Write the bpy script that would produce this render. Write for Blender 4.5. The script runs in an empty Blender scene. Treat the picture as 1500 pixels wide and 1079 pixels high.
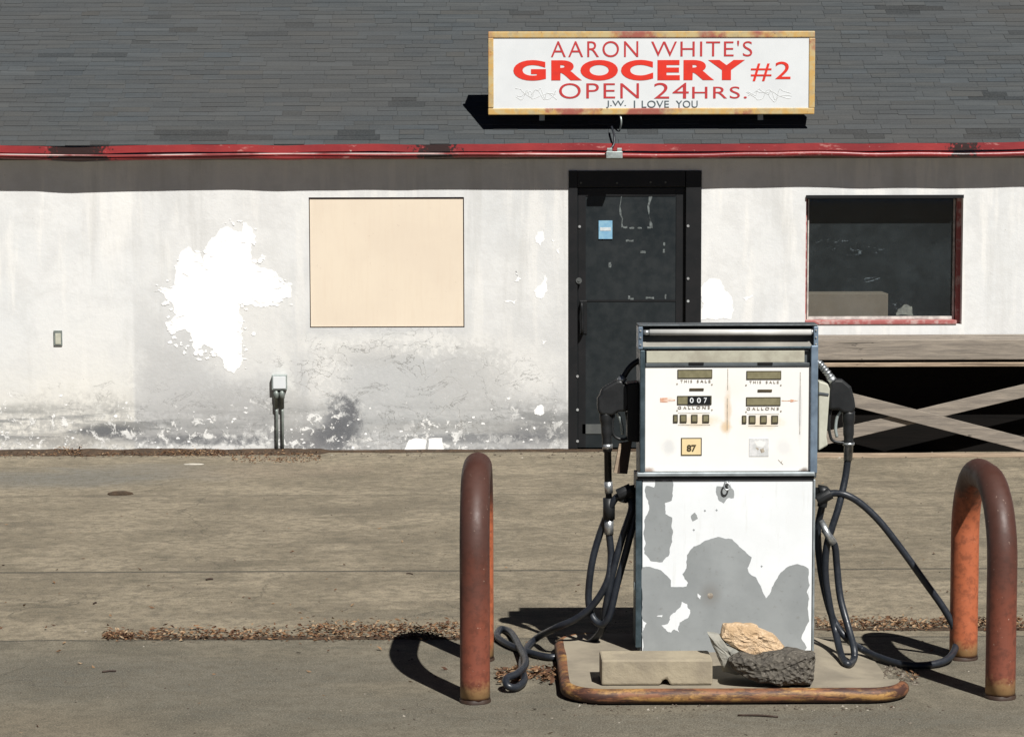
import bpy, bmesh, math, random
from mathutils import Vector, Matrix, noise as mn

random.seed(11)
C = bpy.context.scene.collection
SC = bpy.context.scene
R = math.radians

# ------------------------------------------------------------------ camera
F, W, H, CH = 3600.0, 1500.0, 1079.0, 2.26
PITCH, YAW, ROLL = math.atan(328.5/F), math.atan(39.0/F), R(0.13)
CM = Matrix.Rotation(-YAW, 3, 'Z') @ Matrix.Rotation(math.pi/2-PITCH, 3, 'X') @ Matrix.Rotation(-ROLL, 3, 'Z')
CP = Vector((0, 0, CH))
cam = bpy.data.cameras.new('camera'); co = bpy.data.objects.new('camera', cam); C.objects.link(co)
co.matrix_world = Matrix.Translation(CP) @ CM.to_4x4()
cam.sensor_width = 36; cam.lens = 36*F/W; cam.clip_end = 500; cam.clip_start = .1
SC.camera = co

def ray(x, y): return (CM @ Vector(((x-W/2)/F, (H/2-y)/F, -1))).normalized()
def at(x, y, Y):                         # survey point on a vertical plane Y metres away
    d = ray(x, y); return CP + d*(Y/d.y)
def atz(x, y, z=0.0):                    # survey point on a level plane
    d = ray(x, y); return CP + d*((z-CH)/d.z)

YW = 18.05          # front wall of the store
YE = YW-.148         # eave edge
YP = 10.51           # front of the pump
SL = .564           # roof slope

# ------------------------------------------------------------------ mesh builder
class MB:
    def __init__(s): s.v=[]; s.f=[]; s.m=[]; s.c=[]; s.sm=[]
    def face(s, pts, m=0, c=None, smooth=False):
        n=len(s.v); s.v += [Vector(p) for p in pts]; s.f.append(tuple(range(n, n+len(pts)))); s.m.append(m); s.c.append(c); s.sm.append(smooth)
    def grid(s, rings, closed=True, caps=True, m=0, smooth=True, loop=False, c=None):
        n0=len(s.v); k=len(rings[0])
        for r in rings: s.v += [Vector(p) for p in r]
        nr=len(rings)
        for i in range(nr if loop else nr-1):
            a=n0+i*k; b=n0+((i+1)%nr)*k
            for j in range(k if closed else k-1):
                j2=(j+1)%k
                s.f.append((a+j, a+j2, b+j2, b+j)); s.m.append(m); s.c.append(c); s.sm.append(smooth)
        if caps and not loop:
            s.f.append(tuple(n0+j for j in range(k))[::-1]); s.m.append(m); s.c.append(c); s.sm.append(False)
            s.f.append(tuple(n0+(nr-1)*k+j for j in range(k))); s.m.append(m); s.c.append(c); s.sm.append(False)
    def box(s, a, b, m=0):
        x0,x1=sorted((a[0],b[0])); y0,y1=sorted((a[1],b[1])); z0,z1=sorted((a[2],b[2]))
        s.grid([[(x0,y0,z0),(x1,y0,z0),(x1,y1,z0),(x0,y1,z0)],[(x0,y0,z1),(x1,y0,z1),(x1,y1,z1),(x0,y1,z1)]], smooth=False, m=m)
    def pbox(s, x0, y0, x1, y1, Y, d, m=0):         # box whose front face covers the surveyed rectangle on plane Y
        ym=(y0+y1)/2; xm=(x0+x1)/2
        s.box((at(x0,ym,Y).x, Y, at(xm,y0,Y).z), (at(x1,ym,Y).x, Y+d, at(xm,y1,Y).z), m)
    def prism(s, pts, d, m=0):                       # outline + depth along d
        d=Vector(d); pts=[Vector(p) for p in pts]
        s.grid([pts,[p+d for p in pts]], smooth=False, m=m)
    def tube(s, pts, r, n=12, m=0, loop=False, caps=True):
        pts=[Vector(p) for p in pts]; rs = r if isinstance(r,(list,tuple)) else [r]*len(pts)
        L=len(pts); rings=[]; up=None
        for i,p in enumerate(pts):
            if loop: t=(pts[(i+1)%L]-pts[i-1])
            else: t=(pts[min(i+1,L-1)]-pts[max(i-1,0)])
            t.normalize()
            if up is None:
                up = Vector((0,0,1)) if abs(t.z)<.9 else Vector((0,1,0))
            up = (up - t*up.dot(t)).normalized(); sd=t.cross(up)
            rings.append([p+(up*math.cos(a)+sd*math.sin(a))*rs[i] for a in [2*math.pi*j/n for j in range(n)]])
        s.grid(rings, m=m, loop=loop, caps=caps)
    def disc(s, c, r, d, n=14, m=0):                 # short cylinder facing -Y
        c=Vector(c)
        s.grid([[c+Vector((r*math.cos(2*math.pi*j/n),k,r*math.sin(2*math.pi*j/n))) for j in range(n)] for k in (0,d)], m=m, smooth=False)
    def build(s, name, mats, parent=None, base=None, bevel=0, seg=2, smooth_angle=None):
        mats = mats if isinstance(mats,(list,tuple)) else [mats]
        b = base if base is not None else (parent.get('_b') if parent else None)
        b = Vector(b) if b is not None else Vector((0,0,0))
        me=bpy.data.meshes.new(name); me.from_pydata([v-b for v in s.v],[],s.f)
        for m in mats: me.materials.append(m)
        for p,mi,sm in zip(me.polygons,s.m,s.sm): p.material_index=mi; p.use_smooth=sm
        if any(c is not None for c in s.c):
            la=me.color_attributes.new('tone','FLOAT_COLOR','CORNER')
            for p,c in zip(me.polygons,s.c):
                c=c or (.5,.5,.5)
                for li in p.loop_indices: la.data[li].color=(c[0],c[1],c[2],1)
        me.validate(); me.update()
        bm=bmesh.new(); bm.from_mesh(me); bmesh.ops.recalc_face_normals(bm, faces=bm.faces) if s.recalc else None; bm.to_mesh(me); bm.free()
        o=bpy.data.objects.new(name,me); C.objects.link(o)
        if parent is not None: o.parent=parent
        else: o.location=b
        if bevel:
            md=o.modifiers.new('bevel','BEVEL'); md.width=bevel; md.segments=seg; md.limit_method='ANGLE'; md.angle_limit=R(35)
        o['_b']=list(b)
        return o
    recalc=True

def tag(o, label=None, cat=None, group=None, kind=None):
    if label: o['label']=label
    if cat: o['category']=cat
    if group: o['group']=group
    if kind: o['kind']=kind
    return o
def thing(name, base, label, cat, group=None):
    o=bpy.data.objects.new(name,None); C.objects.link(o); o.location=base; o.empty_display_size=.1
    o['_b']=list(base); return tag(o,label,cat,group)

def smooth_path(pts, n=10):
    pts=[Vector(p) for p in pts]; P=[pts[0]*2-pts[1]]+pts+[pts[-1]*2-pts[-2]]; out=[]
    for i in range(1,len(P)-2):
        a,b,c,d=P[i-1:i+3]
        for k in range(n):
            t=k/n
            out.append(.5*((2*b)+(c-a)*t+(2*a-5*b+4*c-d)*t*t+(3*b-a-3*c+d)*t**3))
    out.append(pts[-1]); return out
def jag(poly, it=3, amp=.12, seed=0):
    rnd=random.Random(seed); p=[Vector((a[0],a[1])) for a in poly]
    for k in range(it):
        q=[]
        for i in range(len(p)):
            a=p[i]; b=p[(i+1)%len(p)]; d=b-a
            q.append(a); q.append((a+b)/2+Vector((-d.y,d.x))*rnd.uniform(-amp,amp))
        p=q
    return p

# ------------------------------------------------------------------ materials
class NB:
    def __init__(s,name):
        s.mat=bpy.data.materials.new(name); s.mat.use_nodes=True; s.t=s.mat.node_tree; s.t.nodes.clear()
        s.out=s.n('ShaderNodeOutputMaterial'); s.b=s.n('ShaderNodeBsdfPrincipled'); s.l(s.b.outputs[0],s.out.inputs[0])
        s.b.inputs['Specular IOR Level'].default_value=.3
    def n(s,t,**k):
        x=s.t.nodes.new(t)
        for a,b in k.items(): setattr(x,a,b)
        return x
    def l(s,a,b): s.t.links.new(a,b)
    def put(s,v,inp):
        if hasattr(v,'is_linked') or hasattr(v,'links'): s.l(v,inp)
        elif isinstance(v,(tuple,list)) and len(v)==3 and inp.type=='RGBA': inp.default_value=(*v,1)
        else: inp.default_value=v
    def m(s,op,a,b=0.0,c=None):
        x=s.n('ShaderNodeMath',operation=op); s.put(a,x.inputs[0]); s.put(b,x.inputs[1])
        if c is not None: s.put(c,x.inputs[2])
        return x.outputs[0]
    def mp(s,v,a,b,c=0.0,d=1.0):
        x=s.n('ShaderNodeMapRange',interpolation_type='SMOOTHSTEP'); s.put(v,x.inputs[0])
        for i,q in enumerate((a,b,c,d)): s.put(q,x.inputs[i+1])
        return x.outputs[0]
    def pos(s,scale=(1,1,1)):
        g=s.n('ShaderNodeNewGeometry'); 
        x=s.n('ShaderNodeVectorMath',operation='MULTIPLY'); s.l(g.outputs['Position'],x.inputs[0]); x.inputs[1].default_value=scale
        return x.outputs[0]
    def xyz(s):
        g=s.n('ShaderNodeNewGeometry'); x=s.n('ShaderNodeSeparateXYZ'); s.l(g.outputs['Position'],x.inputs[0]); return x.outputs
    def noise(s,scale,detail=6,rough=.6,vec=None,dist=0):
        x=s.n('ShaderNodeTexNoise'); x.inputs['Scale'].default_value=scale; x.inputs['Detail'].default_value=detail
        x.inputs['Roughness'].default_value=rough; x.inputs['Distortion'].default_value=dist
        s.l(vec if vec is not None else s.pos(),x.inputs['Vector']); return x.outputs['Fac']
    def vor(s,scale,vec=None,feat='DISTANCE_TO_EDGE'):
        x=s.n('ShaderNodeTexVoronoi',feature=feat); x.inputs['Scale'].default_value=scale
        s.l(vec if vec is not None else s.pos(),x.inputs['Vector']); return x.outputs[0]
    def mix(s,f,a,b,mode='MIX'):
        x=s.n('ShaderNodeMix',data_type='RGBA',blend_type=mode); s.put(f,x.inputs[0]); s.put(a,x.inputs[6]); s.put(b,x.inputs[7]); return x.outputs[2]
    def bump(s,h,strength=.5,dist=.01):
        x=s.n('ShaderNodeBump'); x.inputs['Strength'].default_value=strength; x.inputs['Distance'].default_value=dist
        s.l(h,x.inputs['Height']); s.l(x.outputs[0],s.b.inputs['Normal'])
    def col(s,c): s.put(c,s.b.inputs['Base Color'])
    def set(s,rough=None,metal=None,spec=None):
        if rough is not None: s.put(rough,s.b.inputs['Roughness'])
        if metal is not None: s.put(metal,s.b.inputs['Metallic'])
        if spec is not None: s.put(spec,s.b.inputs['Specular IOR Level'])
        return s.mat
    def blob(s,X,Z,cx,cz,rx,rz,n=None,na=.5,lo=.75,hi=1.15):
        a=s.m('POWER',s.m('DIVIDE',s.m('SUBTRACT',X,cx),rx),2.0); b=s.m('POWER',s.m('DIVIDE',s.m('SUBTRACT',Z,cz),rz),2.0)
        d=s.m('SQRT',s.m('ADD',a,b))
        if n is not None: d=s.m('ADD',d,s.m('MULTIPLY',s.m('SUBTRACT',n,.5),na*2))
        return s.mp(d,lo,hi,1.0,0.0)

def simple(name,c1,c2=None,scale=20,rough=.6,metal=0,bump=.0,spec=.3,lo=.35,hi=.65,bd=.004,rv=0):
    b=NB(name); n=b.noise(scale); n2=b.noise(scale*5,4)
    c=b.mix(b.mp(n,lo,hi),c1,c2 or tuple(x*.75 for x in c1)); b.col(c)
    if bump: b.bump(b.m('ADD',n,n2),bump,bd)
    if rv: rough=b.mp(n2,.3,.7,max(.02,rough-rv),min(1,rough+rv))
    return b.set(rough,metal,spec)

def mat_wall():
    b=NB('painted_stucco'); X,_,Z=b.xyz()
    big=b.noise(.9,5,.6); mid=b.noise(4,7,.65); fine=b.noise(26,8,.7); vfine=b.noise(120,3,.6)
    drip=b.noise(1.0,6,.6,b.pos((7,1,.8)))
    c=b.mix(b.mp(big,.35,.65),(.62,.632,.632),(.69,.692,.682))
    c=b.mix(b.m('MULTIPLY',b.mp(mid,.42,.6),.30),c,(.50,.50,.49))
    c=b.mix(b.m('MULTIPLY',b.mp(drip,.52,.64),.55),c,(.76,.75,.72))
    dr2=b.noise(1.0,7,.65,b.pos((4.5,1,.45))); c=b.mix(b.m('MULTIPLY',b.mp(dr2,.52,.66),.45),c,(.50,.50,.485))
    xs=at(197,550,YW).x; xd=at(832,550,YW).x
    # greyer repainted stretch between the old panel joint and the door, strongest low down
    g=b.m('MULTIPLY',b.mp(X,xs-.012,xs+.012),b.mp(X,xd-.02,xd,1.0,0.0))
    g=b.m('MULTIPLY',g,b.mp(b.m('ADD',Z,b.m('MULTIPLY',big,.8)),.55,1.75,1.0,0.15))
    c=b.mix(b.m('MULTIPLY',g,.75),c,(.40,.405,.405))
    # cleaner whitewash runs
    for (px,pz,rx,rz,a) in ((360,470,.35,.5,.5),(480,555,.18,.35,.8),(600,505,.9,.10,.75),(760,540,.35,.22,.6),(130,560,.5,.5,.5),(420,600,.12,.5,.55),(100,640,.9,.16,.6)):
        p=at(px,pz,YW); c=b.mix(b.m('MULTIPLY',b.blob(X,Z,p.x,p.z,rx,rz,mid,.9,.4,1.3),a),c,(.68,.675,.65))
    cream=b.mp(X,xs-.02,xs+.01,1.0,0.0)
    c=b.mix(b.m('MULTIPLY',b.m('MULTIPLY',cream,b.mp(b.m('ADD',Z,b.m('MULTIPLY',mid,.6)),.4,1.2,1.0,0.0)),.6),c,(.66,.635,.56))
    # grime along the foot of the wall
    zz=b.m('ADD',Z,b.m('MULTIPLY',b.m('SUBTRACT',mid,.5),.55))
    hs=b.noise(2.2,7,.65,b.pos((.8,1,7)))
    gr=b.m('MULTIPLY',b.mp(zz,.50,.20,0.0,1.0),b.mp(fine,.36,.58))
    c=b.mix(b.m('MULTIPLY',gr,.62),c,(.27,.27,.265))
    bandm=b.m('MULTIPLY',b.mp(Z,.06,.12),b.mp(Z,.40,.24,0.0,1.0))
    c=b.mix(b.m('MULTIPLY',b.m('MULTIPLY',bandm,b.mp(hs,.44,.58)),.85),c,(.20,.205,.205))
    for (px,pz,rx,rz,col,a) in ((503,622,.17,.20,(.07,.075,.09),.95),(470,645,.28,.09,(.12,.12,.13),.8),(430,640,.25,.12,(.2,.2,.2),.7),(165,630,.28,.06,(.2,.2,.19),.85),(600,585,.75,.42,(.42,.43,.43),.65),(690,560,.35,.3,(.42,.42,.41),.6),(330,600,.5,.2,(.36,.36,.355),.7),(250,560,.3,.3,(.44,.44,.435),.6),(790,640,.4,.12,(.27,.27,.27),.6),(100,645,.35,.06,(.26,.25,.23),.6),(290,640,.7,.07,(.28,.28,.28),.7),(700,625,.9,.05,(.3,.3,.29),.6),(40,600,.3,.05,(.3,.3,.28),.4),(430,610,.14,.25,(.34,.34,.33),.5),(540,520,.4,.10,(.42,.42,.41),.45)):
        p=at(px,pz,YW); c=b.mix(b.m('MULTIPLY',b.m('MULTIPLY',b.blob(X,Z,p.x,p.z,rx,rz,fine,1.3,.6,1.2),b.mp(fine,.3,.55,.35,1.0)),a),c,col)
    # peeled flakes: bright paint chips, denser near the ground
    fl=b.noise(13,9,.72,dist=.5)
    th=b.mp(Z,.1,.75,.55,.72)
    chips=b.mp(b.m('SUBTRACT',fl,th),0,.012)
    chips=b.m('MULTIPLY',b.m('MULTIPLY',chips,b.mp(Z,1.0,1.25,1.0,0.0)),b.mp(b.noise(1.7,4,.6),.40,.58))
    c=b.mix(b.m('MULTIPLY',chips,.9),c,(.78,.78,.76))
    base=b.m('MULTIPLY',b.mp(zz,.07,.12,1.0,0.0),b.m('MULTIPLY',b.mp(fl,.43,.47),b.mp(b.noise(1.3,4,.6),.42,.56)))
    c=b.mix(b.m('MULTIPLY',base,.85),c,(.70,.70,.68))
    # hairline cracks
    wv=b.n('ShaderNodeVectorMath',operation='ADD'); b.l(b.pos((.7,1,1.3)),wv.inputs[0])
    nt=b.n('ShaderNodeTexNoise'); nt.inputs['Scale'].default_value=3; nt.inputs['Detail'].default_value=6; b.l(b.pos(),nt.inputs['Vector'])
    sc=b.n('ShaderNodeVectorMath',operation='SCALE'); b.l(nt.outputs['Color'],sc.inputs[0]); sc.inputs['Scale'].default_value=.7; b.l(sc.outputs[0],wv.inputs[1])
    ed=b.vor(2.6,wv.outputs[0]); 
    pb=at(580,590,YW); cz=b.m('MAXIMUM',b.m('MULTIPLY',b.blob(X,Z,pb.x,pb.z,.95,.5,mid,.6),b.mp(mid,.45,.55)),0.0)
    crk=b.m('MULTIPLY',b.mp(ed,0,.012,1.0,0.0),cz)
    c=b.mix(b.m('MULTIPLY',crk,.6),c,(.25,.24,.22))
    # lifted edges of peeling paint read as thin wandering outlines
    ct=b.noise(3.2,9,.62,b.pos((.8,1,1.5)),dist=.6); ln=b.mp(b.m('ABSOLUTE',b.m('SUBTRACT',ct,.5)),.001,.008,1.0,0.0)
    zone=b.m('MAXIMUM',b.m('MULTIPLY',b.blob(X,Z,pb.x,pb.z+.05,1.1,.50,mid,.5),1.0),b.m('MULTIPLY',b.mp(zz,.62,.3,0.0,1.0),.75))
    ln=b.m('MULTIPLY',b.m('MULTIPLY',ln,zone),b.mp(b.noise(5,3),.40,.52))
    c=b.mix(b.m('MULTIPLY',ln,.75),c,(.20,.20,.19))
    for (px,pz,rx,rz,a) in ((505,612,.12,.17,.9),(490,638,.16,.10,.75),(160,632,.22,.05,.8),(300,645,.5,.04,.7),(790,632,.22,.09,.5),(700,642,.6,.035,.6)):
        p=at(px,pz,YW); c=b.mix(b.m('MULTIPLY',b.m('MULTIPLY',b.blob(X,Z,p.x,p.z,rx,rz,fine,1.0,.45,1.3),b.mp(fl,.60,.50)),a),c,(.10,.105,.115))
    spk=b.mp(b.noise(60,2,.5),.73,.76)
    c=b.mix(b.m('MULTIPLY',spk,.5),c,(.3,.29,.26))
    c=b.mix(b.mp(vfine,.3,.7,0,.10),c,(.4,.4,.4))
    b.col(c)
    h=b.m('ADD',b.m('MULTIPLY',mid,.5),b.m('ADD',b.m('MULTIPLY',fine,.35),b.m('MULTIPLY',chips,.25)))
    h=b.m('SUBTRACT',h,b.m('MULTIPLY',b.m('MAXIMUM',crk,ln),.6))
    b.bump(h,.3,.02); return b.set(.85)

def mat_ground():
    b=NB('weathered_concrete'); X,Y,_=b.xyz()
    big=b.noise(.35,5,.6); mid=b.noise(1.6,7,.65,dist=.4); fine=b.noise(14,8,.7); grit=b.noise(140,3,.7); st=b.noise(1.3,8,.7,b.pos((.6,1.6,1)),dist=.3)
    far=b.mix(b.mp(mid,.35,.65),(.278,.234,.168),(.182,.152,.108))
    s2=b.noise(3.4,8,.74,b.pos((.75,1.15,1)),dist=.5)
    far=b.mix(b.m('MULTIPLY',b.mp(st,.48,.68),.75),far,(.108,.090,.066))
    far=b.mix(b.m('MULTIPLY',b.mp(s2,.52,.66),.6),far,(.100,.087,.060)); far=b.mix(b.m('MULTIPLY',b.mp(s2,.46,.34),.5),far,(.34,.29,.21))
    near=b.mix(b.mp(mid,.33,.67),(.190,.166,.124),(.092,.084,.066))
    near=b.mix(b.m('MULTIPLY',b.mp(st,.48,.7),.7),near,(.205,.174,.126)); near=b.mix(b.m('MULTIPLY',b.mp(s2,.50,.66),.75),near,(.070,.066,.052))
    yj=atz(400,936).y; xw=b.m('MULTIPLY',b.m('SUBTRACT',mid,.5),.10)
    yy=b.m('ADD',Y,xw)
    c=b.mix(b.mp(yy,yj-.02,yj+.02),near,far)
    # old tyre-dark and oily stretches, bluish wash by the wall
    for (px,py,rx,ry,col,a) in ((200,990,1.3,.5,(.085,.083,.073),.6),(520,1040,1.5,.35,(.09,.087,.075),.5),(80,700,1.1,.5,(.115,.120,.118),.75),(230,685,.6,.3,(.12,.12,.115),.5),(1130,1060,1.5,.2,(.10,.095,.08),.5),(600,900,.9,.12,(.12,.105,.08),.6),(1330,1050,.8,.2,(.09,.087,.075),.5),(420,690,.8,.5,(.20,.155,.115),.4),(60,1060,.7,.3,(.15,.125,.09),.7)):
        p=atz(px,py); c=b.mix(b.m('MULTIPLY',b.blob(X,Y,p.x,p.y,rx,ry,mid,1.1,.3,1.3),a),c,col)
    # contraction joints and a few wandering cracks
    yq=atz(750,835).y
    wob=b.m('MULTIPLY',b.m('SUBTRACT',b.noise(3,5),.5),.03)
    j1=b.mp(b.m('ABSOLUTE',b.m('SUBTRACT',b.m('ADD',Y,wob),yq)),.010,.032,1.0,0.0)
    j2=b.m('MULTIPLY',b.mp(b.m('ABSOLUTE',b.m('SUBTRACT',b.m('ADD',Y,xw),yj)),.008,.022,1.0,0.0),.9)
    yk=atz(750,688).y
    j4=b.m('MULTIPLY',b.mp(b.m('ABSOLUTE',b.m('SUBTRACT',b.m('ADD',Y,wob),atz(750,724).y)),.01,.06,1.0,0.0),.35)
    px=atz(388,860).x; 
    cw=b.m('MULTIPLY',b.m('SUBTRACT',b.noise(2.2,8,.7),.5),.5)
    j3=b.m('MULTIPLY',b.mp(b.m('ABSOLUTE',b.m('SUBTRACT',b.m('ADD',X,cw),px)),.001,.010,1.0,0.0),b.m('MULTIPLY',b.mp(Y,atz(390,895).y,atz(390,875).y),b.mp(Y,atz(390,838).y,atz(390,826).y,1.0,0.0)))
    wn_=b.n('ShaderNodeTexNoise'); wn_.inputs['Scale'].default_value=1.6; wn_.inputs['Detail'].default_value=8; b.l(b.pos(),wn_.inputs['Vector'])
    ws=b.n('ShaderNodeVectorMath',operation='SCALE'); b.l(wn_.outputs['Color'],ws.inputs[0]); ws.inputs['Scale'].default_value=1.1
    wa=b.n('ShaderNodeVectorMath',operation='ADD'); b.l(b.pos((1,1,0)),wa.inputs[0]); b.l(ws.outputs[0],wa.inputs[1])
    hc=b.m('MULTIPLY',b.mp(b.vor(.55,wa.outputs[0]),0,.007,1.0,0.0),b.mp(b.noise(.8,3),.50,.58,0,.6))
    j2=b.m('MAXIMUM',j2,hc)
    jj=b.m('MAXIMUM',b.m('MAXIMUM',j1,j2),b.m('MAXIMUM',b.m('MULTIPLY',j3,.6),j4))
    c=b.mix(b.m('MULTIPLY',jj,.9),c,(.035,.032,.028))
    pit=b.mp(b.noise(24,3,.5,b.pos((1,1.3,1))),.70,.73); c=b.mix(b.m('MULTIPLY',pit,.55),c,(.05,.046,.04))
    pit2=b.mp(b.noise(7,5,.6,b.pos((1,2.0,1))),.62,.70); c=b.mix(b.m('MULTIPLY',pit2,.55),c,(.075,.066,.052))
    lt=b.mp(b.noise(33,2,.5),.76,.79); c=b.mix(b.m('MULTIPLY',lt,.45),c,(.28,.26,.22))
    c=b.mix(b.mp(fine,.42,.62,0,.62),c,(.085,.073,.055))
    c=b.mix(b.mp(grit,.45,.68,0,.55),c,(.30,.275,.21))
    gd=b.noise(75,4,.75); c=b.mix(b.mp(gd,.50,.64,0,.6),c,(.06,.055,.042))
    b.col(c)
    h=b.m('ADD',b.m('MULTIPLY',fine,.8),b.m('MULTIPLY',grit,.5)); h=b.m('SUBTRACT',h,b.m('MULTIPLY',jj,1.4)); h=b.m('SUBTRACT',h,b.m('MULTIPLY',pit,.7))
    b.bump(h,.55,.006); return b.set(.9,0,.2)

def mat_shingle():
    b=NB('asphalt_shingles'); a=b.n('ShaderNodeAttribute'); a.attribute_name='tone'
    st=b.noise(1.0,8,.72,b.pos((1.6,14,14))); g=b.noise(90,3,.7); big=b.noise(.6,4)
    c=b.mix(b.mp(st,.35,.65,0,.6),a.outputs['Color'],(.034,.040,.045))
    c=b.mix(b.mp(big,.4,.65,0,.35),c,(.062,.058,.054))
    c=b.mix(b.mp(g,.35,.7,0,.35),c,(.085,.088,.088))
    b.col(c); b.bump(g,.5,.004); return b.set(.92,0,.15)

def mat_red():
    b=NB('peeling_red_paint'); X,_,Z=b.xyz(); n=b.noise(9,7,.7,b.pos((.6,1,2))); f=b.noise(40,5)
    c=b.mix(b.mp(b.noise(2.5,4),.35,.65),(.27,.030,.030),(.19,.020,.022))
    c=b.mix(b.m('MULTIPLY',b.mp(n,.60,.66),.7),c,(.42,.19,.17)); c=b.mix(b.m('MULTIPLY',b.mp(f,.68,.72),.7),c,(.5,.42,.36))
    for (px,w) in ((115,.24),(640,.16),(1412,.10)):
        m=b.mp(b.m('ADD',b.m('ABSOLUTE',b.m('SUBTRACT',X,at(px,215,YE).x)),b.m('MULTIPLY',b.m('SUBTRACT',f,.5),.5)),w*.7,w,1.0,0.0)
        c=b.mix(m,c,(.028,.014,.012))
    b.col(c); b.bump(n,.3,.006); return b.set(.35,0,.5)

def mat_rustpaint(name,paint,paint2,rust,zlo,zhi,zb=None):
    """worn paint on steel pipe: maroon primer above, older orange paint showing lower down, rust at the very foot"""
    b=NB(name); X,Y,Z=b.xyz(); n=b.noise(5,8,.7); f=b.noise(30,7,.7)
    zz=b.m('ADD',Z,b.m('MULTIPLY',b.m('SUBTRACT',n,.5),.5))
    c=b.mix(b.mp(zz,zlo,zhi),paint2,paint)
    if zb is not None:                                    # the rear leg kept its orange coat much higher up
        c=b.mix(b.m('MULTIPLY',b.mp(Y,zb-.08,zb+.05),b.mp(zz,.62,.78,1.0,0.0)),c,(.40,.112,.048))
    c=b.mix(b.m('MULTIPLY',b.mp(f,.46,.62),.40),c,rust)
    ft=b.mp(b.m('ADD',Z,b.m('MULTIPLY',b.m('SUBTRACT',f,.5),.16)),.03,.10,1.0,0.0)
    c=b.mix(b.m('MULTIPLY',ft,.8),c,(.36,.23,.10)); c=b.mix(b.mp(Z,.015,.028,1.0,0.0),c,(.06,.022,.014))
    c=b.mix(b.m('MULTIPLY',b.mp(b.noise(55,4),.68,.72),.5),c,(.5,.38,.30))
    b.col(c); b.bump(f,.25,.004); return b.set(b.mp(n,.3,.7,.45,.70),0,.4)

def mat_edge():
    b=NB('worn_yellow_kerb_steel'); X,Y,Z=b.xyz(); n=b.noise(3,7,.7,b.pos((1.3,3,7))); f=b.noise(26,7,.7)
    c=b.mix(b.mp(n,.46,.62),(.055,.025,.018),(.36,.20,.065))
    c=b.mix(b.mp(b.noise(6,6,.7,b.pos((.8,2,6))),.48,.58),c,(.20,.085,.04))
    c=b.mix(b.m('MULTIPLY',b.mp(f,.5,.6),.55),c,(.06,.025,.018))
    c=b.mix(b.mp(b.m('ADD',Z,b.m('MULTIPLY',b.m('SUBTRACT',f,.5),.03)),.008,.022,1.0,0.0),c,(.045,.022,.016))
    b.col(c); b.bump(f,.4,.004); return b.set(.6,0,.4)

def mat_wood(name,c1,c2,ax=(1,8,14)):
    b=NB(name); g=b.noise(3,9,.75,b.pos(ax),dist=.4); k=b.noise(5,3,.6,b.pos((1,2,2.6)))
    c=b.mix(b.mp(g,.32,.68),c1,c2); c=b.mix(b.m('MULTIPLY',b.mp(k,.66,.70),.8),c,tuple(x*.25 for x in c2))
    ck=b.noise(2,6,.6,b.pos((.6,16,26))); c=b.mix(b.m('MULTIPLY',b.mp(ck,.60,.66),.7),c,tuple(x*.3 for x in c2)); b.col(c); b.bump(g,.5,.008); return b.set(.9,0,.15)

M={}
M['wall']=mat_wall(); M['ground']=mat_ground(); M['shingle']=mat_shingle(); M['red']=mat_red()
M['white']=simple('bare_whitewash',(.83,.83,.825),(.79,.79,.785),6,.9,bump=.12)
b=NB('cream_board'); n=b.noise(2.2,7,.6); g=b.noise(3,7,.7,b.pos((14,1,1.2))); f=b.noise(40,4)
c=b.mix(b.mp(n,.3,.7),(.675,.59,.475),(.635,.55,.445)); c=b.mix(b.m('MULTIPLY',b.mp(g,.45,.7),.25),c,(.60,.50,.39)); c=b.mix(b.m('MULTIPLY',b.mp(f,.68,.72),.35),c,(.45,.36,.28)); b.col(c); b.bump(g,.12,.004); M['board']=b.set(.75)
M['black']=simple('black_metal_paint',(.007,.008,.009),(.011,.011,.012),8,.5,bump=.1)
M['slate']=simple('slate_door_paint',(.012,.016,.018),(.018,.022,.024),3,.45,bump=.12,rv=.12)
M['bolt']=simple('bolt_heads',(.45,.47,.47),(.3,.3,.3),20,.4,.3)
M['mark']=simple('chalky_marks',(.15,.17,.17),(.08,.09,.09),50,.8)
M['notice']=simple('blue_paper',(.16,.33,.48),(.22,.40,.52),30,.7)
M['paper']=simple('pale_paper',(.55,.60,.62),(.45,.5,.52),40,.7)
M['greyboard']=simple('grey_kick_panel',(.10,.105,.10),(.07,.075,.075),6,.6)
M['redframe']=simple('faded_red_frame',(.33,.10,.095),(.45,.30,.28),14,.6,bump=.2,lo=.45,hi=.62)
M['whiteframe']=simple('chalky_window_bead',(.55,.54,.50),(.35,.34,.32),20,.7)
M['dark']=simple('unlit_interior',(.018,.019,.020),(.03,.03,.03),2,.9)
M['card']=simple('cardboard',(.30,.235,.18),(.26,.20,.15),6,.9)
M['sheet']=simple('crumpled_paper',(.5,.47,.40),(.3,.28,.25),25,.9)
M['soffit']=simple('soffit_wood',(.22,.19,.15),(.12,.10,.08),4,.9)
M['cable']=simple('white_cable',(.62,.45,.43),(.30,.07,.07),2.2,.4,lo=.45,hi=.62)
M['galv']=simple('galvanised_steel',(.42,.47,.46),(.30,.34,.33),14,.45,.5,rv=.1)
M['condgreen']=simple('grey_green_fittings',(.24,.27,.25),(.16,.18,.17),20,.5,.3)
M['wood']=mat_wood('weathered_timber',(.30,.26,.215),(.165,.145,.125))
M['woodpale']=mat_wood('pale_timber',(.42,.33,.24),(.25,.19,.14))
M['woodshade']=mat_wood('painted_underside_shade',(.0055,.0042,.0034),(.003,.0026,.0022))  # near-black tone stands in for the shade under the stand
M['signface']=simple('sign_white',(.64,.665,.68),(.60,.625,.64),3,.45)
b=NB('sign_frame_paint'); n=b.noise(2.3,6,.6); f=b.noise(14,5)
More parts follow.
